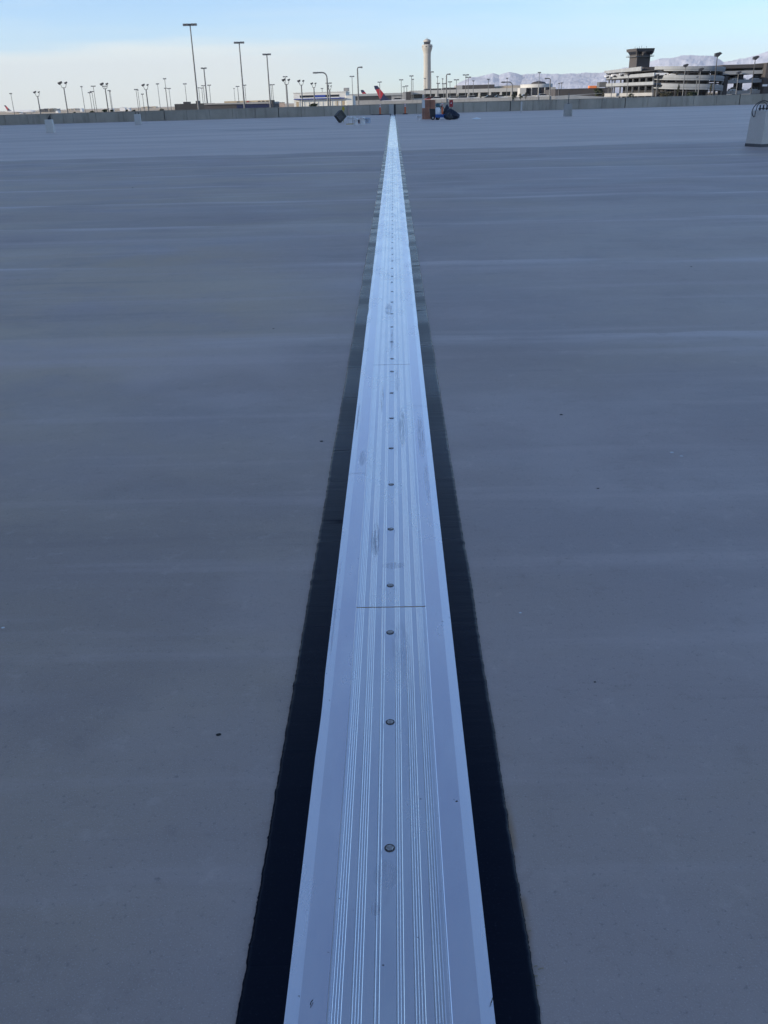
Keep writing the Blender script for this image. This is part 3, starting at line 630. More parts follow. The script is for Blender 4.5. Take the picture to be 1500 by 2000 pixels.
# ================================================================ LIGHT POLES
def lampset(px, top, bot, D_, kind, hw, label, flip=1, group=None):
    """a mast whose head is at photo height top; hw = head width in photo pixels"""
    t = P(px, top, D_); zt_ = t.z; W = hw / 1909 * D_; s_ = D_ / 200.0
    name, cat, grp = {'mast': ('high_mast_light', 'light mast', 'high masts with rows of lamps'), 'flood': ('floodlight_pole', 'floodlight', 'floodlight poles beyond the wall'),
                      'row': ('apron_light', 'light pole', 'slim apron light poles'), 'arm': ('street_lamp', 'street lamp', 'street lamps beyond the wall')}[kind]
    q = Vector((t.x, D_, GZ)); e = empty(name, q, label, cat, grp)
    r = {'mast': .14, 'flood': .14, 'row': .085, 'arm': .14}[kind] * max(1, min(s_, 3.4)) * (1.0 if kind != 'row' else .9)
    hgt = zt_ - GZ
    if kind == 'mast':
        b = MB(); b.tube(q, (q.x, q.y, zt_), r*1.25, r*.75, 10); b.build('pole', M_STEEL, e)
        b = MB(); b.box(q.x-W/2, q.x+W/2, q.y-.08, q.y+.08, zt_-.08, zt_+.08); b.box(q.x-.3, q.x+.3, q.y-.3, q.y+.3, zt_-.2, zt_+.15); b.build('crossbar', M_STEEL, e)
        for k in (-1, 1):
            for j in (0, 1):
                c0 = q.x + k * W * (.13 + .23*j); b = MB(); b.box(c0, c0 + k*W*.17, q.y-.5, q.y+.3, zt_-.22*s_**.5, zt_+.16*s_**.5); b.build('lamp', M_LAMP, e)
    elif kind == 'flood':
        b = MB(); b.tube(q, (q.x, q.y, zt_ - .9*s_**.5), r*1.1, r*.8, 8); b.build('pole', M_STEEL, e)
        b = MB(); z0 = zt_ - .9*s_**.5; b.path([(q.x-W*.33, q.y, zt_-.2), (q.x-W*.2, q.y, z0), (q.x+W*.2, q.y, z0), (q.x+W*.38, q.y, zt_-.2)], r*.4); b.build('bracket', M_STEEL, e)
        for k, sz in ((-1, 1.0), (1, .72)):
            c0 = Vector((q.x + k*W*.33, q.y, zt_)); a = W*.26*sz; b = MB()
            b.add([c0 + Vector(v)*a for v in ((-1.1*1, -.6, .1), (.9, -.6, .75), (1.0, -.6, -.15), (-.35, -.6, -.85), (-.8, .7, .3), (.7, .7, .6), (.75, .7, 0), (-.3, .7, -.45))],
                  [(0, 1, 2, 3), (7, 6, 5, 4), (0, 4, 5, 1), (1, 5, 6, 2), (2, 6, 7, 3), (3, 7, 4, 0)])
            b.build('floodlight', M_DARK, e)
    elif kind == 'row':
        b = MB(); b.tube(q, (q.x, q.y, zt_), r, r*.7, 6); b.build('pole', M_STEEL, e)
        b = MB(); h = .11*s_**.6
        b.box(q.x-W/2, q.x-W*.08, q.y-.2, q.y+.2, zt_-h, zt_+h*1.4); b.box(q.x+W*.08, q.x+W/2, q.y-.2, q.y+.2, zt_-h, zt_+h*1.4); b.box(q.x-W*.08, q.x+W*.08, q.y-.1, q.y+.1, zt_-h*.6, zt_+h*.6); b.build('lamp_head', M_LAMP, e)
    elif kind == 'arm':
        x1 = q.x + flip*W; rr = W*.32
        b = MB(); b.tube(q, (q.x, q.y, zt_-rr), r, r*.8, 8); b.build('pole', M_STEEL, e)
        b = MB(); pts = [(q.x + flip*rr*(1-math.cos(a)), q.y, zt_-rr + rr*math.sin(a)) for a in [i*math.pi/10 for i in range(6)]] + [(x1 - flip*W*.3, q.y, zt_)]; b.path(pts, r*.7, 8); b.build('arm', M_STEEL, e)
        b = MB(); b.prism([(x1 - flip*W*.34, zt_-.16*s_), (x1 - flip*W*.34, zt_+.12*s_), (x1 - flip*W*.05, zt_+.14*s_), (x1, zt_-.02), (x1 - flip*W*.03, zt_-.14*s_)], q.y-.25, q.y+.25); b.build('lamp', M_LAMP, e)
    return e
def lean(px, top, bot): return px
masts = [(371, 48, 190, 24, 'tallest high mast, nearest of all, over the dark low building'), (467, 83, 250, 18, 'second tallest mast with wide lamp row, right of the tallest'),
         (521, 106, 300, 15, 'third tallest mast, rising at the right end of the dark blue roof'), (398, 133, 440, 10, 'shorter mast just right of the tallest mast')]
for (x, y, D_, hw, lab) in masts: lampset(x, y, 0, D_, 'mast', hw, lab)
floods = [(123, 162, 210, 17, 'big double floodlight pole between airliner nose and left corner group'), (72, 180, 270, 12, 'double floodlight pole rising over the white airliner'),
          (204, 164, 215, 15, 'double floodlight pole standing over the dark shrubs at left'), (284, 166, 235, 13, 'double floodlight pole left of the dark low building'),
          (559, 156, 240, 15, 'double floodlight pole just left of the white hangar'), (588, 158, 280, 13, 'double floodlight pole in front of the hangar left end'),
          (612.5, 163, 300, 11, 'double floodlight pole in front of the middle of the hangar'), (643.5, 168, 340, 9, 'small double floodlight pole right of the curved street lamp')]
for (x, y, D_, hw, lab) in floods: lampset(x, y, 0, D_, 'flood', hw, lab)
rows_ = [(21, 183, 420, 5, 'lone slim light pole over the airliner tail end'), (159, 169.5, 420, 4, 'single headed slim pole right of the big left floodlight'),
         (175, 181, 420, 7, 'shortest of the three slim poles clustered at left'), (179.5, 179, 520, 8, 'middle slim pole of the cluster of three at left'), (182, 168.5, 480, 9, 'tallest slim pole of the cluster of three at left'),
         (204.5, 168.5, 600, 10, 'slim pole hidden close behind the left shrub floodlight'), (213, 177, 520, 6, 'slim pole just right of the shrub floodlight'), (215, 178.5, 700, 3, 'faint thin pole right beside the slim pole by the shrub floodlight'),
         (265.5, 175, 430, 7, 'slim pole above the second concrete pedestal'), (269, 176, 620, 3, 'faint thin pole directly right of the slim pole above the pedestal'), (278, 184, 440, 5, 'short slim pole between pedestal pole and flood pole'),
         (307.5, 164, 380, 6, 'slim pole midway between flood pole and single lamp pole'), (321.5, 154, 360, 6, 'tall slim pole with tilted lamp left of the dark building'), (323, 172.5, 500, 5, 'slim pole half hidden behind the tilted lamp pole'), (330, 173, 540, 7, 'slim pole right of the tilted lamp pole'),
         (361, 164, 420, 7, 'slim pole just left of the tallest mast'), (388, 171.5, 700, 4, 'faint slim pole touching the tallest mast on its right'), (394, 172, 640, 6, 'faint slim pole second right of the tallest mast'), (397, 167.5, 560, 8, 'slim pole crossing the shorter mast'),
         (408.5, 166.5, 540, 7, 'slim pole right of the shorter mast'), (457, 173, 900, 3, 'faint bare pole left of the second tallest mast'), (464, 169, 560, 7, 'slim pole left of the second mast foot'), (478, 166.5, 560, 6, 'slim pole directly right of the second tallest mast'),
         (532, 165.5, 520, 9, 'slim pole right of the third tallest mast'), (529, 166, 600, 4, 'faint slim pole touching the third tallest mast'), (557, 150, 420, 9, 'slim pole rising above the flood pole left of the hangar'), (629, 173, 620, 5, 'slim pole above the hangar middle roof'),
         (642, 162.5, 420, 12, 'slim pole with wide head behind the curved street lamp'), (687.5, 149.5, 380, 9, 'tall slim pole at the right end of the hangar'), (741.5, 160.5, 460, 8, 'slim pole above the large airliner tail'),
         (783.5, 156, 460, 8, 'slim pole right of the large airliner tail'), (789, 169.5, 520, 6, 'left pole of a low pair over the grey block'), (794.5, 168, 520, 6, 'right pole of a low pair over the grey block'), (803.5, 148.5, 360, 8, 'tall slim pole left of the control tower'),
         (806.5, 155, 480, 4, 'thin pole just right of the tall pole beside the control tower'), (830, 153.5, 480, 4, 'short thin pole standing in front of the control tower shaft'), (854.5, 150, 420, 4, 'tall thin pole with single head right of the control tower'), (856, 163, 480, 7, 'shorter slim pole with flat head right of the control tower'),
         (864.5, 154, 520, 3, 'bare thin pole left of the tall street lamp pair'), (867, 163.5, 480, 8, 'slim pole with broad head behind the concourse roof lamp'), (879, 160, 460, 8, 'slim pole above the left concourse roof block'), (891.5, 156, 400, 10, 'slim pole with long bar head over the concourse'),
         (910, 146.5, 330, 12, 'tallest slim pole over the long dark concourse penthouse'), (914.5, 151, 360, 11, 'slim pole just right of the tallest one over the penthouse'), (924.5, 158, 460, 4, 'thin pole above the penthouse left part'), (954, 155, 440, 5, 'thin pole above the penthouse right end'),
         (990.5, 153, 440, 4, 'thin pole with tilted head in front of the mountain peak'), (1053.5, 142, 300, 6, 'tall slim pole in front of the round rotunda'), (1092, 163, 420, 4, 'left thin pole of a pair right of the rotunda'), (1097, 162, 440, 4, 'right thin pole of a pair right of the rotunda')]
for (x, y, D_, hw, lab) in rows_: lampset(x, y, 0, D_, 'row', hw, lab)
lampset(638, 141.5, 0, 160, 'arm', 27, 'grey street lamp with long curved arm reaching left before the hangar', -1)
lampset(698, 131.5, 0, 175, 'arm', 10, 'straight grey street lamp with short arm to the right', 1)
lampset(872, 145, 0, 300, 'arm', 8, 'tall street lamp with short right arm beside the control tower', 1)
lampset(841, 140.5, 0, 420, 'arm', 6, 'street lamp peeking out behind the control tower right side', 1)
lampset(1001, 160, 0, 300, 'arm', 22, 'street lamp with long left arm before the rotunda', -1)
lampset(1075, 153, 0, 300, 'arm', 11, 'street lamp with left arm at the right side of the rotunda', -1)

# ================================================================ BACKGROUND BUILDINGS
def Xat(px, D_, py=190): return P(px, py, D_).x
def Zat(px, py, D_): return P(px, py, D_).z
# --- control tower
TD = 1600; c0 = Vector((P(834.5, 150, TD).x, TD, GZ)); e = empty('control_tower', c0, 'tall pale concrete airport control tower with flared top', 'tower')
k = TD / 1909
def tz(y): return Zat(834.5, y, TD) - GZ
b = MB(); oct_ = R(22.5); prof_ = [(7.2*k, 0), (7.0*k, tz(112)), (7.2*k, tz(104)), (8.4*k, tz(99)), (10*k, tz(94.5)), (10.3*k, tz(90)), (10.0*k, tz(87.5)), (6.6*k, tz(86.6))]
b.lathe(prof_, 16, c0, rot=oct_+.18, smooth=False); b.build('shaft', M_TOWER, e)
b = MB()
for a in (.9, 2.47, 4.04, 5.61):
    d = Vector((math.cos(a), math.sin(a), 0)); p = c0 + d*6.3*k; b.tube(p + Vector((0, 0, 2)), p + Vector((0, 0, tz(104))), 1.0*k, n=8)
b.build('corner_pier', M_TOWER, e)
b = MB(); b.lathe([(6.0*k, tz(86.6)), (6.6*k, tz(81.6))], 12, c0); b.build('cab_window', M_GLASSD, e)
b = MB(); b.lathe([(7.0*k, tz(81.6)), (7.2*k, tz(79.6)), (5.6*k, tz(77.8)), (3.0*k, tz(76.4)), (1.2*k, tz(75.8))], 12, c0); b.build('cab_roof', M_TOWER, e)
b = MB(); b.tube(c0 + Vector((0, 0, tz(76))), c0 + Vector((0, 0, tz(73.5))), .5*k); b.build('antenna', M_STEEL, e)
b = MB(); b.lathe([(10.45*k, tz(92.3)), (10.5*k, tz(90.6))], 8, c0, rot=oct_+.18, smooth=False); b.build('gallery_window', M_VOID, e)

# --- white hangar
HD = 420; x0, x1 = Xat(574, HD, 200), Xat(676, HD, 197); e = empty('white_hangar', (x0, HD, GZ), 'white sunlit airport hangar with black window band, blue sign and blue stripe', 'building')
zr = Zat(620, 181, HD); b = MB(); b.box(x0, x1, HD, HD+35, GZ, zr); b.box(x0-.2, x1+.2, HD-.25, HD+35.2, zr, zr+.25); b.build('wall', M_CREAM, e)
def fx(px): return Xat(px, HD, 195)
def fz(px, py): return Zat(px, py, HD)
for pa, pb in ((586, 613.5), (636, 663)): b = MB(); b.box(fx(pa), fx(pb), HD-.05, HD, fz(620, 190), fz(620, 185.6)); b.build('window_band', M_GLASSD, e)
b = MB(); b.box(fx(613.5), fx(636), HD-.35, HD, fz(620, 190), fz(620, 185.6)); b.build('blue_sign', M_BLUE, e)
b = MB(); b.box(fx(586), fx(663), HD-1.2, HD, fz(620, 191.9), fz(620, 190.6)); b.build('canopy', M_WHITE, e)
b = MB(); b.box(fx(574.5), fx(673), HD-1.4, HD-.05, fz(620, 193.7), fz(620, 192)); b.build('blue_stripe', M_BLUE, e)
for px in range(584, 674, 9): b = MB(); b.box(fx(px), fx(px)+.25, HD-.12, HD, GZ, fz(620, 193.8)); b.build('pilaster', M_CREAM, e)
for px in (578, 668, 655): b = MB(); b.box(fx(px), fx(px+5), HD-.06, HD, GZ, fz(620, 198)); b.build('door', M_TAN, e)
b = MB(); b.box(x1-1.0, x1+1.2, HD+3, HD+7, zr+.25, zr+1.6); b.build('roof_unit', M_CONC, e)
b = MB(); b.box(x1, fx(689), HD-.4, HD+30, GZ, fz(680, 186.5)-.0); b.build('side_annex', M_CREAM, e)
# --- long glazed terminal behind tails
LD = 640; x0, x1 = Xat(676, LD), Xat(840, LD); e = empty('long_terminal', (x0, LD, GZ), 'long low grey terminal with dark glazing behind the airliner tails', 'building')
zr = Zat(740, 182.3, LD); b = MB(); b.box(x0, x1, LD, LD+25, GZ, zr-1.4); b.build('wall', M_CONC, e)
b = MB(); b.box(x0-.3, x1+.3, LD-1, LD+26, zr-1.4, zr); b.build('roof', mat('grey_roof', (.36, .37, .36), .8, var=.1), e)
b = MB(); b.box(x0+.5, Xat(764, LD), LD-.1, LD, Zat(740, 195, LD), zr-1.42); b.build('window_band', M_GREYD, e)
# --- airliners
def airliner(px, py, D_, label, length=47.0, s_=1.0, h_off=0.0):
    """nose to the right (+x); px is where the fin tip stands"""
    q = Vector((P(px, py, D_).x, D_, GZ)); e = empty('airliner', q, label, 'airliner', 'white airliners with red and navy tails')
    b = MB(); cz = 3.9; rr = 1.95; secs = []; n = 20
    for t, r_, dz in ((0, .25, 1.1), (.06, .8, .8), (.14, 1.35, .45), (.26, 1.9, .0), (.30, rr, 0), (.84, rr, 0), (.90, 1.8, -.05), (.955, 1.2, -.25), (.985, .65, -.42), (1, .15, -.5)): secs.append((t*length, r_, dz))
    vs = []
    for x, r_, dz in secs: vs += [(q.x+x, q.y + r_*math.cos(2*math.pi*i/n), GZ + cz + dz + r_*math.sin(2*math.pi*i/n)) for i in range(n)]
    b.add(vs, [(j*n+i, j*n+(i+1) % n, (j+1)*n+(i+1) % n, (j+1)*n+i) for j in range(len(secs)-1) for i in range(n)], True); b.build('fuselage', M_WHITE, e)
    zf = GZ + cz + 1.6; fin = [(.8, zf+7.9), (2.9, zf+7.9), (8.2, zf+1.6), (10.8, zf+.2), (10.6, zf-.3), (4.6, zf-.3)]
    fin0 = MB(); fin0.prism([(q.x+a, c_) for a, c_ in fin], q.y-.16, q.y+.16); f_ = fin0.build('tail_fin', M_RED, e)
    b = MB(); b.prism([(q.x+.8, zf+7.92), (q.x+2.9, zf+7.92), (q.x+4.15, zf+6.4), (q.x+1.4, zf+5.9)], q.y-.19, q.y+.19); b.build('fin_top', M_NAVYP, f_)
    b = MB(); b.prism([(q.x+6.3, zf+3.9), (q.x+8.2, zf+1.65), (q.x+10.8, zf+.22), (q.x+10.6, zf-.28), (q.x+4.6, zf-.28), (q.x+4.3, zf+.5)], q.y-.19, q.y+.19); b.build('fin_foot', M_NAVYP, f_)
    b = MB()
    for sg in (-1, 1):
        b.add([(q.x+3.2, q.y+sg*1.0, GZ+cz+.9), (q.x+7.4, q.y+sg*1.0, GZ+cz+.9), (q.x+3.6, q.y+sg*7.2, GZ+cz+1.5), (q.x+1.9, q.y+sg*7.2, GZ+cz+1.5), (q.x+3.2, q.y+sg*1.0, GZ+cz+1.15), (q.x+7.4, q.y+sg*1.0, GZ+cz+1.15), (q.x+3.6, q.y+sg*7.2, GZ+cz+1.58), (q.x+1.9, q.y+sg*7.2, GZ+cz+1.58)], [(0,3,2,1),(4,5,6,7),(0,1,5,4),(1,2,6,5),(2,3,7,6),(3,0,4,7)])
    b.build('tailplane', M_WHITE, e)
    for sg in (-1, 1):
        b = MB(); xr = q.x + length*.45
        b.add([(xr, q.y+sg*1.5, GZ+2.6), (xr+7.5, q.y+sg*1.5, GZ+2.6), (xr-2.2, q.y+sg*18.5, GZ+4.0), (xr-4.0, q.y+sg*18.5, GZ+4.0), (xr, q.y+sg*1.5, GZ+3.2), (xr+7.5, q.y+sg*1.5, GZ+3.2), (xr-2.2, q.y+sg*18.5, GZ+4.2), (xr-4.0, q.y+sg*18.5, GZ+4.2)], [(0,3,2,1),(4,5,6,7),(0,1,5,4),(1,2,6,5),(2,3,7,6),(3,0,4,7)])
        b.build('wing', M_STEEL, e)
        b = MB(); b.tube((xr+3.5, q.y+sg*6.3, GZ+1.7), (xr+8.5, q.y+sg*6.3, GZ+1.7), 1.0, 1.25, 14); b.build('engine', M_WHITE, e)
    for dx, dy in ((length*.86, 0), (length*.5, -2.6), (length*.5, 2.6)):
        b = MB(); b.tube((q.x+dx, q.y+dy-.3, GZ+.55), (q.x+dx, q.y+dy+.3, GZ+.55), .55, n=12); b.tube((q.x+dx, q.y+dy, GZ+.5), (q.x+dx, q.y+dy, GZ+2.6), .15); b.build('landing_gear', M_DARK, e)
    b = MB(); b.box(q.x+length*.93, q.x+length*.955, q.y-1.22, q.y-.9, GZ+4.0, GZ+4.4); b.build('cockpit_window', M_GLASSD, e)
    return e
airliner(7.0, 205, 1480, 'whole white airliner with red tail parked far out at left')
airliner(727.5, 168, 565, 'airliner whose large red and navy tail rises behind the wall')
a3 = airliner(702.5, 181, 760, 'airliner showing only its small red tail left of the larger tail', length=38)

# --- elevated road with parapet and cars
RD = 300
e = empty('elevated_road', (Xat(712, RD), RD, GZ), 'elevated concrete access road with pale parapet just above the deck wall', 'viaduct')
xa, xb, xc = Xat(711, RD, 198), Xat(1085, RD, 188), Xat(1192, RD+20, 180)
zp = Zat(800, 195.2, RD); zl = Zat(800, 202, RD)
b = MB(); b.box(xa, xb, RD, RD+.3, zl, zp); b.build('parapet', M_CONC, e)
b = MB(); b.box(xa, xb, RD+.32, RD+14, zl-.2, zl+.18); b.build('road_slab', M_APRON, e)
b = MB()
for i in range(9): x = xa + 3 + (xb-xa-6)*i/8; b.box(x-.6, x+.6, RD+2, RD+12, GZ, zl-.21)
b.build('pier', M_CONC, e)
b = MB(); b.prism([(xb, zl-.1), (xb, zp), (xc, 2.05), (xb + (xc-xb)*.28, zp+.02), (xc, zl-.1)], RD+.01, RD+.29); b.build('ramp_parapet', M_BAND, e)
def car(material, label):
    e = empty('parked_car', (0, 0, 0), label, 'car', 'cars on the elevated road')
    b = MB(); b.prism([(-2.25, .35), (2.2, .35), (2.28, .75), (1.9, .92), (1.1, .98), (-1.9, 1.02), (-2.3, .9)], -.88, .88); b.build('body', material, e)
    b = MB(); b.prism([(-1.85, 1.0), (1.05, .98), (.35, 1.47), (-1.2, 1.5)], -.78, .78); b.build('windows', M_GLASSD, e)
    b = MB(); b.prism([(.36, 1.472), (-1.2, 1.502), (-1.15, 1.54), (.3, 1.52)], -.76, .76); b.build('roof', material, e)
    for dx in (-1.4, 1.4):
        for dy in (-.82, .82): b = MB(); b.tube((dx, dy-.1, .33), (dx, dy+.1, .33), .33, n=14); b.build('wheel', M_RUB, e)
    return e
protos = {}
def put_car(ci, px, D_, label, z, rz=0.0, s_=1.0):
    if ci not in protos: protos[ci] = car(M_CAR[ci], label); o = protos[ci]
    else: o = copy_tree(protos[ci])
    o['label'] = label; place(o, (Xat(px, D_, 186), D_, z), rz); o.scale = (s_, s_, s_); return o
zc = zl + .18
for (ci, px, dy, lab) in [(0, 856, 3.5, 'white car right of the brown carton on the elevated road'), (0, 888, 6, 'white car in front of the second concourse bay'), (1, 906, 3.5, 'silver car below the tallest slim pole'), (0, 925, 6, 'white car left of the thin mountain pole'),
                          (2, 960, 3.5, 'black car under the right end of the dark penthouse'), (0, 978, 6, 'white car before the last concourse bays'), (1, 1030, 3.5, 'silver car at the left side of the rotunda'), (0, 1062, 6, 'white car at the right side of the rotunda'),
                          (0, 779, 4, 'white van like car between large tail and grey block'), (3, 843, 6, 'dark red car just behind the brown carton')]:
    put_car(ci, px, RD+dy, lab, zc)

# --- concourse with bays
CD = 500; e = empty('concourse_building', (Xat(824, CD), CD, GZ), 'long cream concourse building with a row of dark open bays', 'building')
cx = lambda px: Xat(px, CD, 185)
zt_, zf_, zb_ = Zat(900, 174.5, CD), Zat(900, 181.6, CD), Zat(900, 189.8, CD)
b = MB(); b.box(cx(800), cx(1020), CD, CD+30, zf_, zt_); b.build('fascia', M_CONCO, e)
b = MB(); b.box(cx(800), cx(1020), CD+.1, CD+29, GZ, zb_); b.build('base_wall', M_CONCO, e)
b = MB(); b.box(cx(801), cx(1019), CD+5, CD+29, zb_+.01, zf_-.01); b.build('bay_glazing', M_GLASSD, e)
for px in [825] + [850 + 21.1*i for i in range(9)]: b = MB(); b.box(cx(px), cx(px)+.95, CD+.05, CD+5, zb_+.005, zf_-.005); b.build('column', M_CONCO, e)
def roofblock(p0, p1, ya, yb, material, nm): b = MB(); b.box(cx(p0), cx(p1), CD+4, CD+20, Zat((p0+p1)/2, yb, CD), Zat((p0+p1)/2, ya, CD)); b.build(nm, material, e)
roofblock(904, 967, 165.4, 174.2, M_BROWND, 'penthouse'); roofblock(867, 891, 171, 175.5, M_GREYD, 'penthouse'); roofblock(830, 863, 172.8, 176.5, M_GREYD, 'penthouse')
b = MB(); b.box(cx(892), cx(904)-.02, CD+3.9, CD+19, Zat(898, 174.3, CD), Zat(898, 166.3, CD)); b.build('penthouse', M_CONC, e)
b = MB(); b.box(cx(787), cx(793), CD-3, CD+8, GZ, Zat(790, 179.5, CD)); b.build('entry_block', M_CONC, e)
b = MB(); b.box(cx(793)+.01, cx(802), CD-2.9, CD+8, GZ, Zat(797, 179.3, CD)); b.build('entry_block', M_BROWND, e)
b = MB(); b.lathe([(13, 0), (9.5, .9), (4, 1.3), (.1, 1.35)], 24, (cx(1003), CD+16, zt_+.01)); b.build('curved_roof', M_TAN, e)
# --- rotunda
RR = 480; c0 = Vector((Xat(1047, RR+8, 185), RR+8, GZ)); rad = 31.5*RR/1909; e = empty('rotunda', c0, 'round pale rotunda with dark curved glazing at the concourse end', 'building')
za, zb2, zc2 = Zat(1047, 163.8, RR)-GZ, Zat(1047, 170.8, RR)-GZ, Zat(1047, 186.2, RR)-GZ
b = MB(); b.lathe([(rad, zb2), (rad, za), (rad*.9, za+.01)], 48, c0, smooth=True); b.build('cornice', M_CONCO, e)
b = MB(); b.lathe([(rad*.97, zc2+.01), (rad*.97, zb2-.01)], 48, c0); b.build('glazing', M_GLASSD, e)
b = MB(); b.lathe([(rad*1.0, 0), (rad*1.0, zc2)], 48, c0); b.build('base_wall', M_CONCO, e)
for a in (-115, -90, -66, -140, -40): 
    d = Vector((math.cos(R(a)), math.sin(R(a)), 0)); p = c0 + d*rad*.985; b = MB(); b.tube(p + Vector((0, 0, zc2)), p + Vector((0, 0, zb2)), .32); b.build('pillar', M_CONC, e)
b = MB(); b.box(Xat(1015, RR), Xat(1027, RR), RR-.2, RR+9, GZ, zb2+GZ-.02); b.build('side_wall', M_CONCO, e)
b = MB(); b.box(Xat(1076, RR), Xat(1085, RR), RR+1, RR+12, GZ, zb2+GZ+.0); b.build('side_wall', M_CONC, e)
b = MB(); b.lathe([(4, 0), (3, .8), (.5, 1.3)], 16, c0 + Vector((1, 0, za+.02))); b.build('roof_dome', M_BROWND, e)
# --- long dark building
e = empty('long_dark_building', (Xat(1085, 420), 420, GZ), 'long low brown grey windowless building between rotunda and parking garage', 'building')
b = MB(); b.box(Xat(1084, 420), Xat(1196, 420), 420, 450, GZ, Zat(1130, 173.4, 420)); b.build('wall', M_BROWND, e)
b = MB(); b.box(Xat(1084, 420)-.1, Xat(1196, 420)+.1, 419.8, 450.2, Zat(1130, 173.4, 420), Zat(1130, 172.9, 420)); b.build('coping', M_GREYD, e)
# --- orange container
e = empty('shipping_container', (Xat(1151, 455), 455, GZ), 'bright orange sunlit container standing above the long dark building', 'container')
b = MB(); b.box(Xat(1151, 455, 170), Xat(1165, 455, 170), 455, 458, Zat(1158, 174.5, 455), Zat(1158, 167.3, 455)); b.build('orange_side', M_OCONT, e)
b = MB(); b.box(Xat(1165, 455, 170)+.01, Xat(1170, 455, 170), 455.1, 458, Zat(1158, 174.5, 455), Zat(1158, 167.8, 455)); b.build('tan_end', M_TAN, e)
b = MB(); b.box(Xat(1150, 455, 170), Xat(1171, 455, 170), 454.6, 458.3, GZ, Zat(1158, 174.52, 455)); b.build('plinth', M_BROWND, e)
# --- dark low building with pale roof and tan building
e = empty('cargo_shed', (Xat(341, 330), 330, GZ), 'dark low shed with a long pale roof edge behind the parapet at left', 'building')
sx0, sx1, sx2 = Xat(341, 330, 207), Xat(399, 330, 205), Xat(533, 330, 202)
zs0 = Zat(370, 202.4, 330)
b = MB(); b.box(sx0, sx1, 330, 350, GZ, zs0); b.build('dark_block', M_GREYD, e)
b = MB(); b.box(sx0+2.4, sx0+4.6, 333, 335, zs0, zs0+.6); b.box(sx1-3.4, sx1-2.2, 333, 335, zs0, zs0+.8); b.build('roof_vent', M_DARK, e)
b = MB(); b.prism([(sx1+.01, Zat(400, 204.5, 330)), (sx1+.01, Zat(400, 202.2, 330)), (sx2, Zat(533, 198.5, 330)), (sx2, Zat(533, 202.2, 330))], 329.5, 349); b.build('pale_roof', M_CONC, e)
b = MB(); b.prism([(sx1+.01, GZ), (sx1+.01, Zat(400, 204.55, 330)), (sx2-.1, Zat(533, 202.25, 330)), (sx2-.1, GZ)], 330, 348.9); b.build('wall', M_BROWND, e)
b = MB(); b.box(Xat(462, 330, 205), sx2-.3, 329.9, 330, GZ, Zat(462, 203.6, 330)); b.build('window_band', M_NAVYP, e)
b = MB(); b.box(Xat(530, 328, 200), Xat(533.5, 328, 200), 328, 332, GZ, Zat(531, 195.5, 328)); b.build('end_pier', M_GREYD, e)
e = empty('tan_building', (Xat(440, 600), 600, GZ), 'sunlit tan low building with small dark windows and a red patch', 'building')
b = MB(); b.box(Xat(438, 600, 200), Xat(529, 600, 198), 600, 620, GZ, Zat(485, 196.5, 600)); b.build('wall', M_TAN, e)
for px in (462, 503, 511, 519): b = MB(); b.box(Xat(px, 600), Xat(px+5, 600), 599.9, 600, Zat(485, 199.4, 600), Zat(485, 197.9, 600)); b.build('window', M_GLASSD, e)
b = MB(); b.prism([(Xat(480, 600), Zat(485, 199.4, 600)), (Xat(487, 600), Zat(485, 199.4, 600)), (Xat(483.5, 600), Zat(485, 196.8, 600))], 599.6, 599.9); b.build('red_gable', M_RED, e)
e = empty('stone_yard_wall', (Xat(533, 700), 700, GZ), 'low pale tan yard wall left of the white hangar', 'wall')
b = MB(); b.box(Xat(534, 700, 203), Xat(556, 700, 203), 700, 701, GZ, Zat(545, 200.5, 700)); b.build('wall', mat('pink_stone', (.42, .33, .27), .9, var=.2, vs=.5), e)
b = MB(); b.box(Xat(534, 700, 203), Xat(556, 700, 203), 699.8, 701.2, Zat(545, 200.5, 700), Zat(545, 199.9, 700)); b.build('coping', M_BROWND, e)
# far white sheds on the plain at left
for (px, w_, py, D_, lab) in [(239, 11, 209.4, 1900, 'small white shed far out on the plain, widest of the far sheds'), (216, 7, 212, 1800, 'small white shed left of the widest far shed'), (250, 6, 211, 1850, 'small white shed right of the widest far shed'), (158, 4, 211.5, 2000, 'tiny white shed on the plain left of the floodlights'), (110, 5, 216, 1700, 'tiny white shed right of the airliner nose')]:
    x = Xat(px, D_, 212); e = empty('field_shed', (x, D_, GZ), lab, 'shed', 'white sheds far out on the plain'); wd = w_/1909*D_; zt2 = Zat(px, py, D_)
    b = MB(); b.box(x-wd/2, x+wd/2, D_, D_+12, GZ, zt2-1); b.build('wall', M_WHITE, e)
    b = MB(); b.prism([(x-wd/2-.3, zt2-1), (x+wd/2+.3, zt2-1), (x, zt2)], D_-.3, D_+12.3); b.build('roof', M_WHITE, e)
for k, (px, w_, hp, D_) in enumerate([(84, 14, 3.0, 2600), (96, 10, 3.6, 2400), (104, 8, 2.6, 2500), (76, 8, 2.2, 2700), (290, 30, 1.2, 4200), (140, 24, 1.2, 4500)]):
    x = Xat(px, D_, 214); rr = random.Random(k+5); b = MB(); x0_ = x - w_/1909*D_/2
    for j in range(9):
        ww = w_/1909*D_/9; hh = hp*D_/2102*rr.uniform(.4, 1.0) + 5.0; b.box(x0_+j*ww, x0_+(j+.85)*ww, D_+rr.uniform(0, 30), D_+40, GZ, GZ+hh)
    tag(b.build('far_warehouse', [M_BROWND, M_TAN, M_CONC, M_GREYD, M_TAN, M_TAN][k]), ['grey brown far warehouse row near the airliner nose', 'taller tan far warehouse right of the airliner', 'pale far warehouse between airliner and big floodlight', 'dark far warehouse just at the airliner nose', 'thin tan warehouse line on the horizon left of the dark shed', 'thin tan warehouse line on the horizon below the big floodlight'][k], 'warehouse')

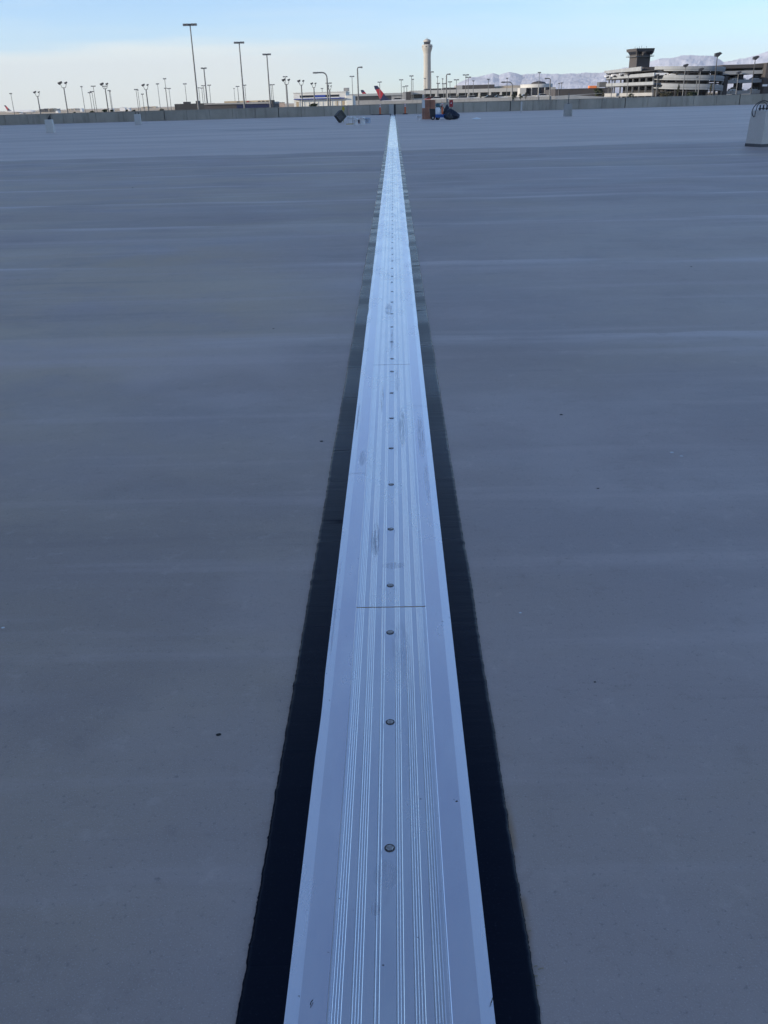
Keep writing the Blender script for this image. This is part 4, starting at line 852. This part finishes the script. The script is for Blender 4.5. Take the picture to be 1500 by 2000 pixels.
# --- parking garage
GD = 300
gar = empty('parking_garage', (Xat(1345, GD), GD, GZ), 'multi storey parking garage with curved pale ramp bands at right', 'garage')
cxg = Xat(1343, GD+10, 150); ax, by_ = 68.5/1909*GD, 9.0
def band_arc(z0, z1, sag, nm='ramp_band'):
    """curved parapet band; sag lowers its right end"""
    pts = []
    for i in range(41):
        a = R(188 + 168 * i / 40) ; sx_ = abs(math.cos(a))**.8 * (1 if math.cos(a) > 0 else -1)
        pts.append((cxg + ax * sx_, GD + 10 + by_ * math.sin(a), (i/40.0)))
    b = MB()
    def ring(za, zb_, off):
        vs = []
        for x, y, t in pts:
            dz = -sag * (t - .5); dx, dy = (x-cxg)/ax, (y-GD-10)/by_; l = math.hypot(dx, dy) or 1
            vs += [(x + dx/l*off, y + dy/l*off, za+dz), (x + dx/l*off, y + dy/l*off, zb_+dz), (x - dx/l*.3, y - dy/l*.3, zb_+dz), (x - dx/l*.3, y - dy/l*.3, za+dz)]
        n = 4; m = len(pts)
        b.add(vs, [(j*n+i, j*n+(i+1) % n, (j+1)*n+(i+1) % n, (j+1)*n+i) for j in range(m-1) for i in range(n)] + [(0, 1, 2, 3), ((m-1)*n+3, (m-1)*n+2, (m-1)*n+1, (m-1)*n)])
    h = z1 - z0; ring(z0 + h*.36, z1, .22); ring(z0 + h*.28, z0 + h*.355, .02); ring(z0, z0 + h*.275, .22)
    return b.build(nm, M_BAND, gar)
def zg(py, px=1343): return Zat(px, py, GD)
lev = [(zg(139), zg(129.5)), (zg(157.3), zg(147)), (zg(175.5), zg(164.3))]
for (z0, z1), sg_ in zip(lev, (.95, 1.2, 1.5)): band_arc(z0, z1, sg_)
for z0, z1 in lev:
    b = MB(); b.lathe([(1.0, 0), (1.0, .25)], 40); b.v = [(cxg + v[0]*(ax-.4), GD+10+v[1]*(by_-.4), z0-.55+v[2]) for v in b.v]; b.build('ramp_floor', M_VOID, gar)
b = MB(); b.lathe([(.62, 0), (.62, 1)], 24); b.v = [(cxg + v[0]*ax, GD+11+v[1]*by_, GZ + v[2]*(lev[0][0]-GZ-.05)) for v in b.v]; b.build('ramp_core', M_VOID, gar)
for i in range(9):
    a = R(200 + 150*i/8); x, y = cxg + (ax-.6)*math.cos(a), GD+10+(by_-.6)*math.sin(a); b = MB(); b.box(x-.25, x+.25, y-.25, y+.25, GZ, lev[0][0]-.03); b.build('ramp_column', M_GREYD, gar)
# left wing running back to the left
gx = lambda px, D_: Xat(px, D_, 160)
A = Vector((gx(1276, GD+4), GD+4, 0)); B = Vector((gx(1182, 345), 345, 0)); dv = (B-A).normalized(); nv = Vector((dv.y, -dv.x, 0)) if dv.y < 0 else Vector((-dv.y, dv.x, 0))
if nv.y > 0: nv = -nv
def wing(z0a, z1a, z0b, z1b, t0, t1, nm, material, off=0.0, th=.35):
    p0, p1 = A + (B-A)*t0, A + (B-A)*t1; b = MB(); o1, o2 = nv*off, nv*(off-th)
    b.add([(p0+o1).to_tuple()[:2] + (z0a,), (p1+o1).to_tuple()[:2] + (z0b,), (p1+o2).to_tuple()[:2] + (z0b,), (p0+o2).to_tuple()[:2] + (z0a,),
           (p0+o1).to_tuple()[:2] + (z1a,), (p1+o1).to_tuple()[:2] + (z1b,), (p1+o2).to_tuple()[:2] + (z1b,), (p0+o2).to_tuple()[:2] + (z1a,)], [(0,3,2,1),(4,5,6,7),(0,1,5,4),(1,2,6,5),(2,3,7,6),(3,0,4,7)])
    return b.build(nm, material, gar)
Dm = 345
zw = lambda py, px, D_: Zat(px, py, D_)
wing(zw(138, 1258, 312), zw(129.6, 1258, 312), zw(143.2, 1182, Dm), zw(138.4, 1182, Dm), .22, 1.0, 'roof_band', M_BAND, .6)
wing(zw(150, 1260, 310), zw(143, 1260, 310), zw(155, 1184, Dm), zw(149.6, 1184, Dm), .0, .98, 'wing_band', M_BAND)
wing(zw(165.6, 1271, 304), zw(159.4, 1271, 304), zw(169, 1190, Dm), zw(162.8, 1190, Dm), .0, 1.04, 'wing_band', M_BAND)
wing(zw(187, 1270, 304), zw(181, 1270, 304), zw(189, 1188, Dm), zw(182.3, 1188, Dm), .0, 1.0, 'wing_band', M_CONC)
for z0a, z0b in ((zw(138, 1258, 312), zw(143.2, 1182, Dm)), (zw(150, 1260, 310), zw(155, 1184, Dm)), (zw(165.6, 1271, 304), zw(169, 1190, Dm))):
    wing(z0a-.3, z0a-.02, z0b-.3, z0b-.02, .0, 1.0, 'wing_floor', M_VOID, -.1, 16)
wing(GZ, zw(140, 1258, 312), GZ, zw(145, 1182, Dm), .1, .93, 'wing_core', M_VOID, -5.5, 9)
for i in range(8):
    t = .03 + .13*i; p = A + (B-A)*t + nv*-.5; b = MB(); b.box(p.x-.22, p.x+.22, p.y-.22, p.y+.22, GZ, zw(151, 1220, 330)); b.build('wing_column', M_STEEL, gar)
# little end box at left of the wing
p = B + nv*.8; b = MB(); b.box(p.x-1.4, p.x+1.2, p.y-1, p.y+3, zw(170, 1183, Dm), zw(160, 1183, Dm)); b.build('stair_box', M_STEEL, gar)
# link and right part
x0, x1 = gx(1256, 316), gx(1278, 316); b = MB(); b.box(x0, x1, 317, 330, zw(143, 1265, 316), zw(130.5, 1265, 316)); b.build('link_block', M_BROWND, gar)
RDp = 312; xr0, xr1, xr2 = gx(1408, RDp), gx(1487, RDp), gx(1640, RDp)
zr_ = lambda py: Zat(1450, py, RDp)
b = MB(); b.box(gx(1340, RDp+9), xr2, RDp+8, RDp+40, zr_(133.0), zr_(125.6)); b.box(xr0, xr1-.05, RDp, RDp+7.99, zr_(133.0), zr_(125.6)-.02); b.build('roof_beam', M_BROWND, gar)
for ya, yb, mm in ((138, 145.0, M_BAND), (155.5, 162, M_BAND), (176.5, 183.5, M_CONC)):
    b = MB(); b.box(gx(1405, RDp), xr1-.1, RDp-.3, RDp+.1, zr_(yb), zr_(ya)); b.build('side_band', mm, gar)
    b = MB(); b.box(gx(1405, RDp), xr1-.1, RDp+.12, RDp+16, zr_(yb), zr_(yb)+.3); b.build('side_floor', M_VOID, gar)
b = MB(); b.box(gx(1413, RDp), gx(1420, RDp), RDp-.8, RDp+1.5, GZ, zr_(147)); b.build('side_pier', M_BROWND, gar)
b = MB(); b.box(gx(1446, RDp), gx(1453, RDp), RDp+1, RDp+6, GZ, zr_(147)); b.build('side_pier', M_GREYD, gar)
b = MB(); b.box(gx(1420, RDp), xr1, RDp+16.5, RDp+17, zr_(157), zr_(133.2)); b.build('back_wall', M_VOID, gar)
b = MB(); b.box(xr1, xr2, RDp-2.5, RDp+7.9, GZ, zr_(124.2)); b.build('stair_block', M_BROWND, gar)
b = MB(); b.box(gx(1490, RDp-2.6), gx(1500, RDp-2.6), RDp-2.6, RDp-2.5, zr_(170), zr_(166)); b.build('window', M_WHITE, gar)
# cars seen inside the garage
for (ci, px, py, D_, lab) in [(0, 1286, 147.0, GD+5, 'white car on the upper ramp level at its left end'), (0, 1317, 148.5, GD+4.2, 'white car on the upper ramp level right of its left end'), (0, 1437, 157.0, RDp+3, 'white car on the middle level of the garage right part'), (0, 1475, 157.0, RDp+3, 'white car beside the dark stair block, middle level'),
                             (0, 1436, 178, RDp+3, 'white car on the lower level of the garage right part'), (0, 1474, 178, RDp+3, 'white car beside the dark stair block, lower level'), (0, 1192, 150.6, Dm-6, 'white car at the far left of the upper garage level'), (0, 1205, 148.7, Dm-10, 'white car second from left on the upper garage level'), (1, 1220, 146.8, Dm-16, 'silver car third from left on the upper garage level')]:
    o = put_car(ci, px, D_, lab, Zat(px, py, D_) - .35); o['group'] = 'cars parked in the garage'
# --- old tower behind the garage
OD = 345; k = OD/1909; c0 = Vector((Xat(1249.5, OD, 115), OD, GZ)); e = empty('old_control_tower', c0, 'short dark square control tower rising behind the garage', 'tower')
oz = lambda y: Zat(1249, y, OD)
Mx = Matrix.Translation((c0.x, c0.y, 0)) @ Matrix.Rotation(R(16), 4, 'Z')
b = MB(); b.box(-14*k, 14*k, -14*k, 14*k, GZ, oz(111.5), Mx); b.build('shaft', M_BROWND, e)
b = MB(); b.box(-19*k, 19*k, -19*k, 19*k, oz(111.4), oz(110.3), Mx)
for i in range(9):
    for s1, s2 in ((1, 0), (0, 1)):
        t = (-18.5 + 37*i/8)*k
        for sg in (-1, 1):
            p = Mx @ Vector((t if s1 else sg*18.6*k, sg*18.6*k if s1 else t, 0)); b.tube((p.x, p.y, oz(110.3)), (p.x, p.y, oz(107.5)), .04, n=4)
b.build('balcony', M_STEEL, e)
def frust(z0, z1, r0, r1, nm, m_):
    b = MB(); vs = [Mx @ Vector((a*r0*k, c_*r0*k, z0)) for a, c_ in ((-1,-1),(1,-1),(1,1),(-1,1))] + [Mx @ Vector((a*r1*k, c_*r1*k, z1)) for a, c_ in ((-1,-1),(1,-1),(1,1),(-1,1))]
    b.add(vs, [(0,3,2,1),(4,5,6,7),(0,1,5,4),(1,2,6,5),(2,3,7,6),(3,0,4,7)]); return b.build(nm, m_, e)
frust(oz(110.2), oz(106.8), 14, 14.5, 'cab_wall', M_BROWND); frust(oz(106.7), oz(101), 14.3, 17.2, 'cab_window', M_GLASSD); frust(oz(100.9), oz(95.3), 18.6, 19.2, 'cab_roof', M_BROWND)
for sx_, sy_ in ((-1, -1), (1, -1), (-.15, -1)):
    b = MB(); b.tube(Mx @ Vector((sx_*14.6*k, sy_*14.6*k, oz(106.8))), Mx @ Vector((sx_*17.6*k, sy_*17.6*k, oz(101))), .35 if sx_ != -.15 else .9, n=6); b.build('cab_mullion', M_BROWND, e)
for i, (dx, h_) in enumerate(((-12, 4), (-7, 2.5), (-3, 5), (2, 6), (7, 3), (12, 5))):
    p = Mx @ Vector((dx*k, 0, oz(95.3))); b = MB(); b.tube(p, p + Vector((0, 0, h_*k*.9)), .07, n=5); b.build('antenna', M_STEEL, e)
# lamps in front of the garage
for (x, y, D_, hw, lab) in [(1402, 106.5, 215, 14, 'largest dark shoebox lamp in front of the curved garage ramp'), (1476, 113, 235, 12, 'dark shoebox lamp in front of the garage right part'), (1339.5, 128, 255, 10, 'dark shoebox lamp before the middle of the curved ramp'), (1369, 136, 265, 11, 'double headed lamp against the ramp top band'), (1285, 146, 275, 5, 'slim lamp before the left end of the curved ramp'),
                           (1362, 150.5, 285, 4, 'short lamp against the second ramp band'), (1443, 142, 250, 9, 'double headed lamp against the garage right bands'), (1228, 146, 285, 6, 'slim lamp before the garage left wing'), (1196, 158, 290, 4, 'slim lamp at the far left end of the garage')]:
    q0 = P(x, y, D_); q = Vector((q0.x, D_, GZ)); e = empty('shoebox_lamp', q, lab, 'street lamp', 'lamps in front of the garage'); s_ = hw/1909*D_
    b = MB(); b.tube(q, (q.x-.05, q.y, q0.z-.25), .15, .09, 8); b.build('pole', M_DARK if D_ < 240 else M_STEEL, e)
    b = MB(); b.add([(q.x-s_*.38, D_-.5, q0.z-.25*s_), (q.x-s_*.05, D_-.5, q0.z-.34*s_), (q.x+s_*.5, D_-.5, q0.z+.12*s_), (q.x+s_*.2, D_-.5, q0.z+.3*s_), (q.x-s_*.38, D_-.5, q0.z+.16*s_),
                     (q.x-s_*.38, D_+.5, q0.z-.2*s_), (q.x-s_*.05, D_+.5, q0.z-.28*s_), (q.x+s_*.5, D_+.5, q0.z+.12*s_), (q.x+s_*.2, D_+.5, q0.z+.28*s_), (q.x-s_*.38, D_+.5, q0.z+.16*s_)],
                    [(0, 1, 2, 3, 4), (9, 8, 7, 6, 5)] + [(i, i+5, (i+1) % 5+5, (i+1) % 5) for i in range(5)]); b.build('lamp_head', M_DARK, e)

# ================================================================ TREES AND SHRUBS
def tree(px, py_top, py_bot, w_px, D_, label, name='tree', material=None, conic=False, n=700):
    q = Vector((Xat(px, D_, py_bot), D_, GZ)); zt3 = Zat(px, py_top, D_); zb3 = max(GZ+.3, Zat(px, py_bot, D_)); wd = w_px/1909*D_/2
    e = empty(name, q, label, 'tree' if name != 'shrub' else 'shrub', 'trees and shrubs beyond the wall'); rr = random.Random(int(px*7+D_))
    b = MB(); b.tube(q, (q.x, q.y, zb3 + (zt3-zb3)*.5), wd*.14+.05, wd*.05+.02, 7)
    for k in range(5): a = rr.uniform(0, 6.28); b.tube((q.x, q.y, zb3 + (zt3-zb3)*(.1+.08*k)), (q.x+math.cos(a)*wd*.6, q.y+math.sin(a)*wd*.6, zb3+(zt3-zb3)*(.4+.1*k)), wd*.04+.02, .02, 5)
    b.build('trunk', M_BARK, e)
    b = MB(); hh = zt3 - zb3; clumps = [(rr.uniform(0, 6.28), rr.random()**.5, rr.random()) for _ in range(18)]
    for i in range(n):
        a, r_, t = clumps[i % 18]; t = min(1, max(0, t + rr.gauss(0, .09)))
        rad_ = wd*(1 - t*.8)*1.0 if conic else wd*math.sin(math.pi*(.12+.82*t))**.6
        p = Vector((q.x + math.cos(a)*r_*rad_*.8, q.y + math.sin(a)*r_*rad_*.8, zb3 + hh*t)) + Vector((rr.gauss(0, .2), rr.gauss(0, .2), rr.gauss(0, .1)))*wd*.7
        p.z = min(max(p.z, zb3-.2), zt3)
        s_ = wd*rr.uniform(.06, .13) + .04; u = Vector((rr.gauss(0,1), rr.gauss(0,1), rr.gauss(0,1))).normalized(); v = u.orthogonal().normalized()
        b.add([p - u*s_, p + v*s_*.6, p + u*s_, p - v*s_*.6], [(0, 1, 2, 3)])
    b.build('crown', material or M_LEAF, e, fix=False); return e
tree(1324, 162, 186, 7, 285, 'narrow dark evergreen in front of the curved ramp left part', conic=True)
tree(1387, 164, 186, 8, 285, 'narrow olive evergreen in front of the curved ramp right part', material=M_LEAF2, conic=True)
tree(1168, 173, 186, 24, 330, 'dark broad tree in front of the long dark building')
tree(1178, 178, 188, 7, 280, 'small olive bush below the broad dark tree', 'shrub', M_LEAF2, n=300)
tree(1004, 180, 193, 11, 280, 'dark bare tree at the end of the concourse bays', n=350)
tree(1017, 183, 193, 10, 285, 'dark tree just left of the rotunda glazing', n=350)
tree(1027, 181, 192, 7, 290, 'thin tree against the left edge of the rotunda', n=200)
for i, px in enumerate((894, 917, 939, 961, 983)): tree(px, 184.5, 192, 6, 310, ['small round tree at the first open bay of the concourse', 'small round tree at the second open bay', 'small round tree at the middle open bay', 'small round tree at the fourth open bay', 'small round tree left of the last bays'][i], n=140)
tree(1232, 183, 189, 14, 260, 'dark shrub below the garage left wing', 'shrub', n=250)
tree(1300, 180, 188, 30, 270, 'wide brown shrub mass below the curved ramp', 'shrub', M_LEAF2, n=600)
tree(1350, 180, 187, 28, 270, 'dark wide shrub below the middle of the ramp', 'shrub', n=600)
tree(206, 214, 221, 13, 190, 'dark shrub showing over the parapet under a double floodlight', 'shrub', n=300)
tree(219, 214.5, 221, 10, 195, 'dark shrub second from left showing over the parapet', 'shrub', n=250)
tree(248, 214, 219, 8, 200, 'small dark shrub over the parapet left of the second pedestal', 'shrub', n=200)
tree(180, 217, 222, 12, 200, 'low dark shrub over the parapet beneath the clustered poles', 'shrub', n=250)
tree(262, 215, 219, 9, 205, 'low dark shrub over the parapet near the second pedestal', 'shrub', n=200)
tree(316, 212.5, 217, 10, 210, 'low dark shrub over the parapet left of the dark shed', 'shrub', n=200)
tree(612, 203, 208, 24, 200, 'low wide dark shrub below the white hangar', 'shrub', n=400)
tree(146, 219, 224, 10, 220, 'lowest dark shrub left of the clustered poles', 'shrub', n=160)

# ================================================================ HAZE
b = MB(); b.box(-15600, 15600, -15600, 15600, GZ-1.0, 620); hz = b.build('haze', bpy.data.materials.new('haze_air')); hz['kind'] = 'stuff'
hm = hz.data.materials[0]; hm.use_nodes = True; t = hm.node_tree
for n_ in list(t.nodes):
    if n_.type == 'BSDF_PRINCIPLED': t.nodes.remove(n_)
pv = t.nodes.new('ShaderNodeVolumePrincipled'); pv.inputs['Color'].default_value = (.93, .95, 1.0, 1); pv.inputs['Density'].default_value = 6e-5
t.links.new(pv.outputs[0], [n_ for n_ in t.nodes if n_.type == 'OUTPUT_MATERIAL'][0].inputs['Volume'])
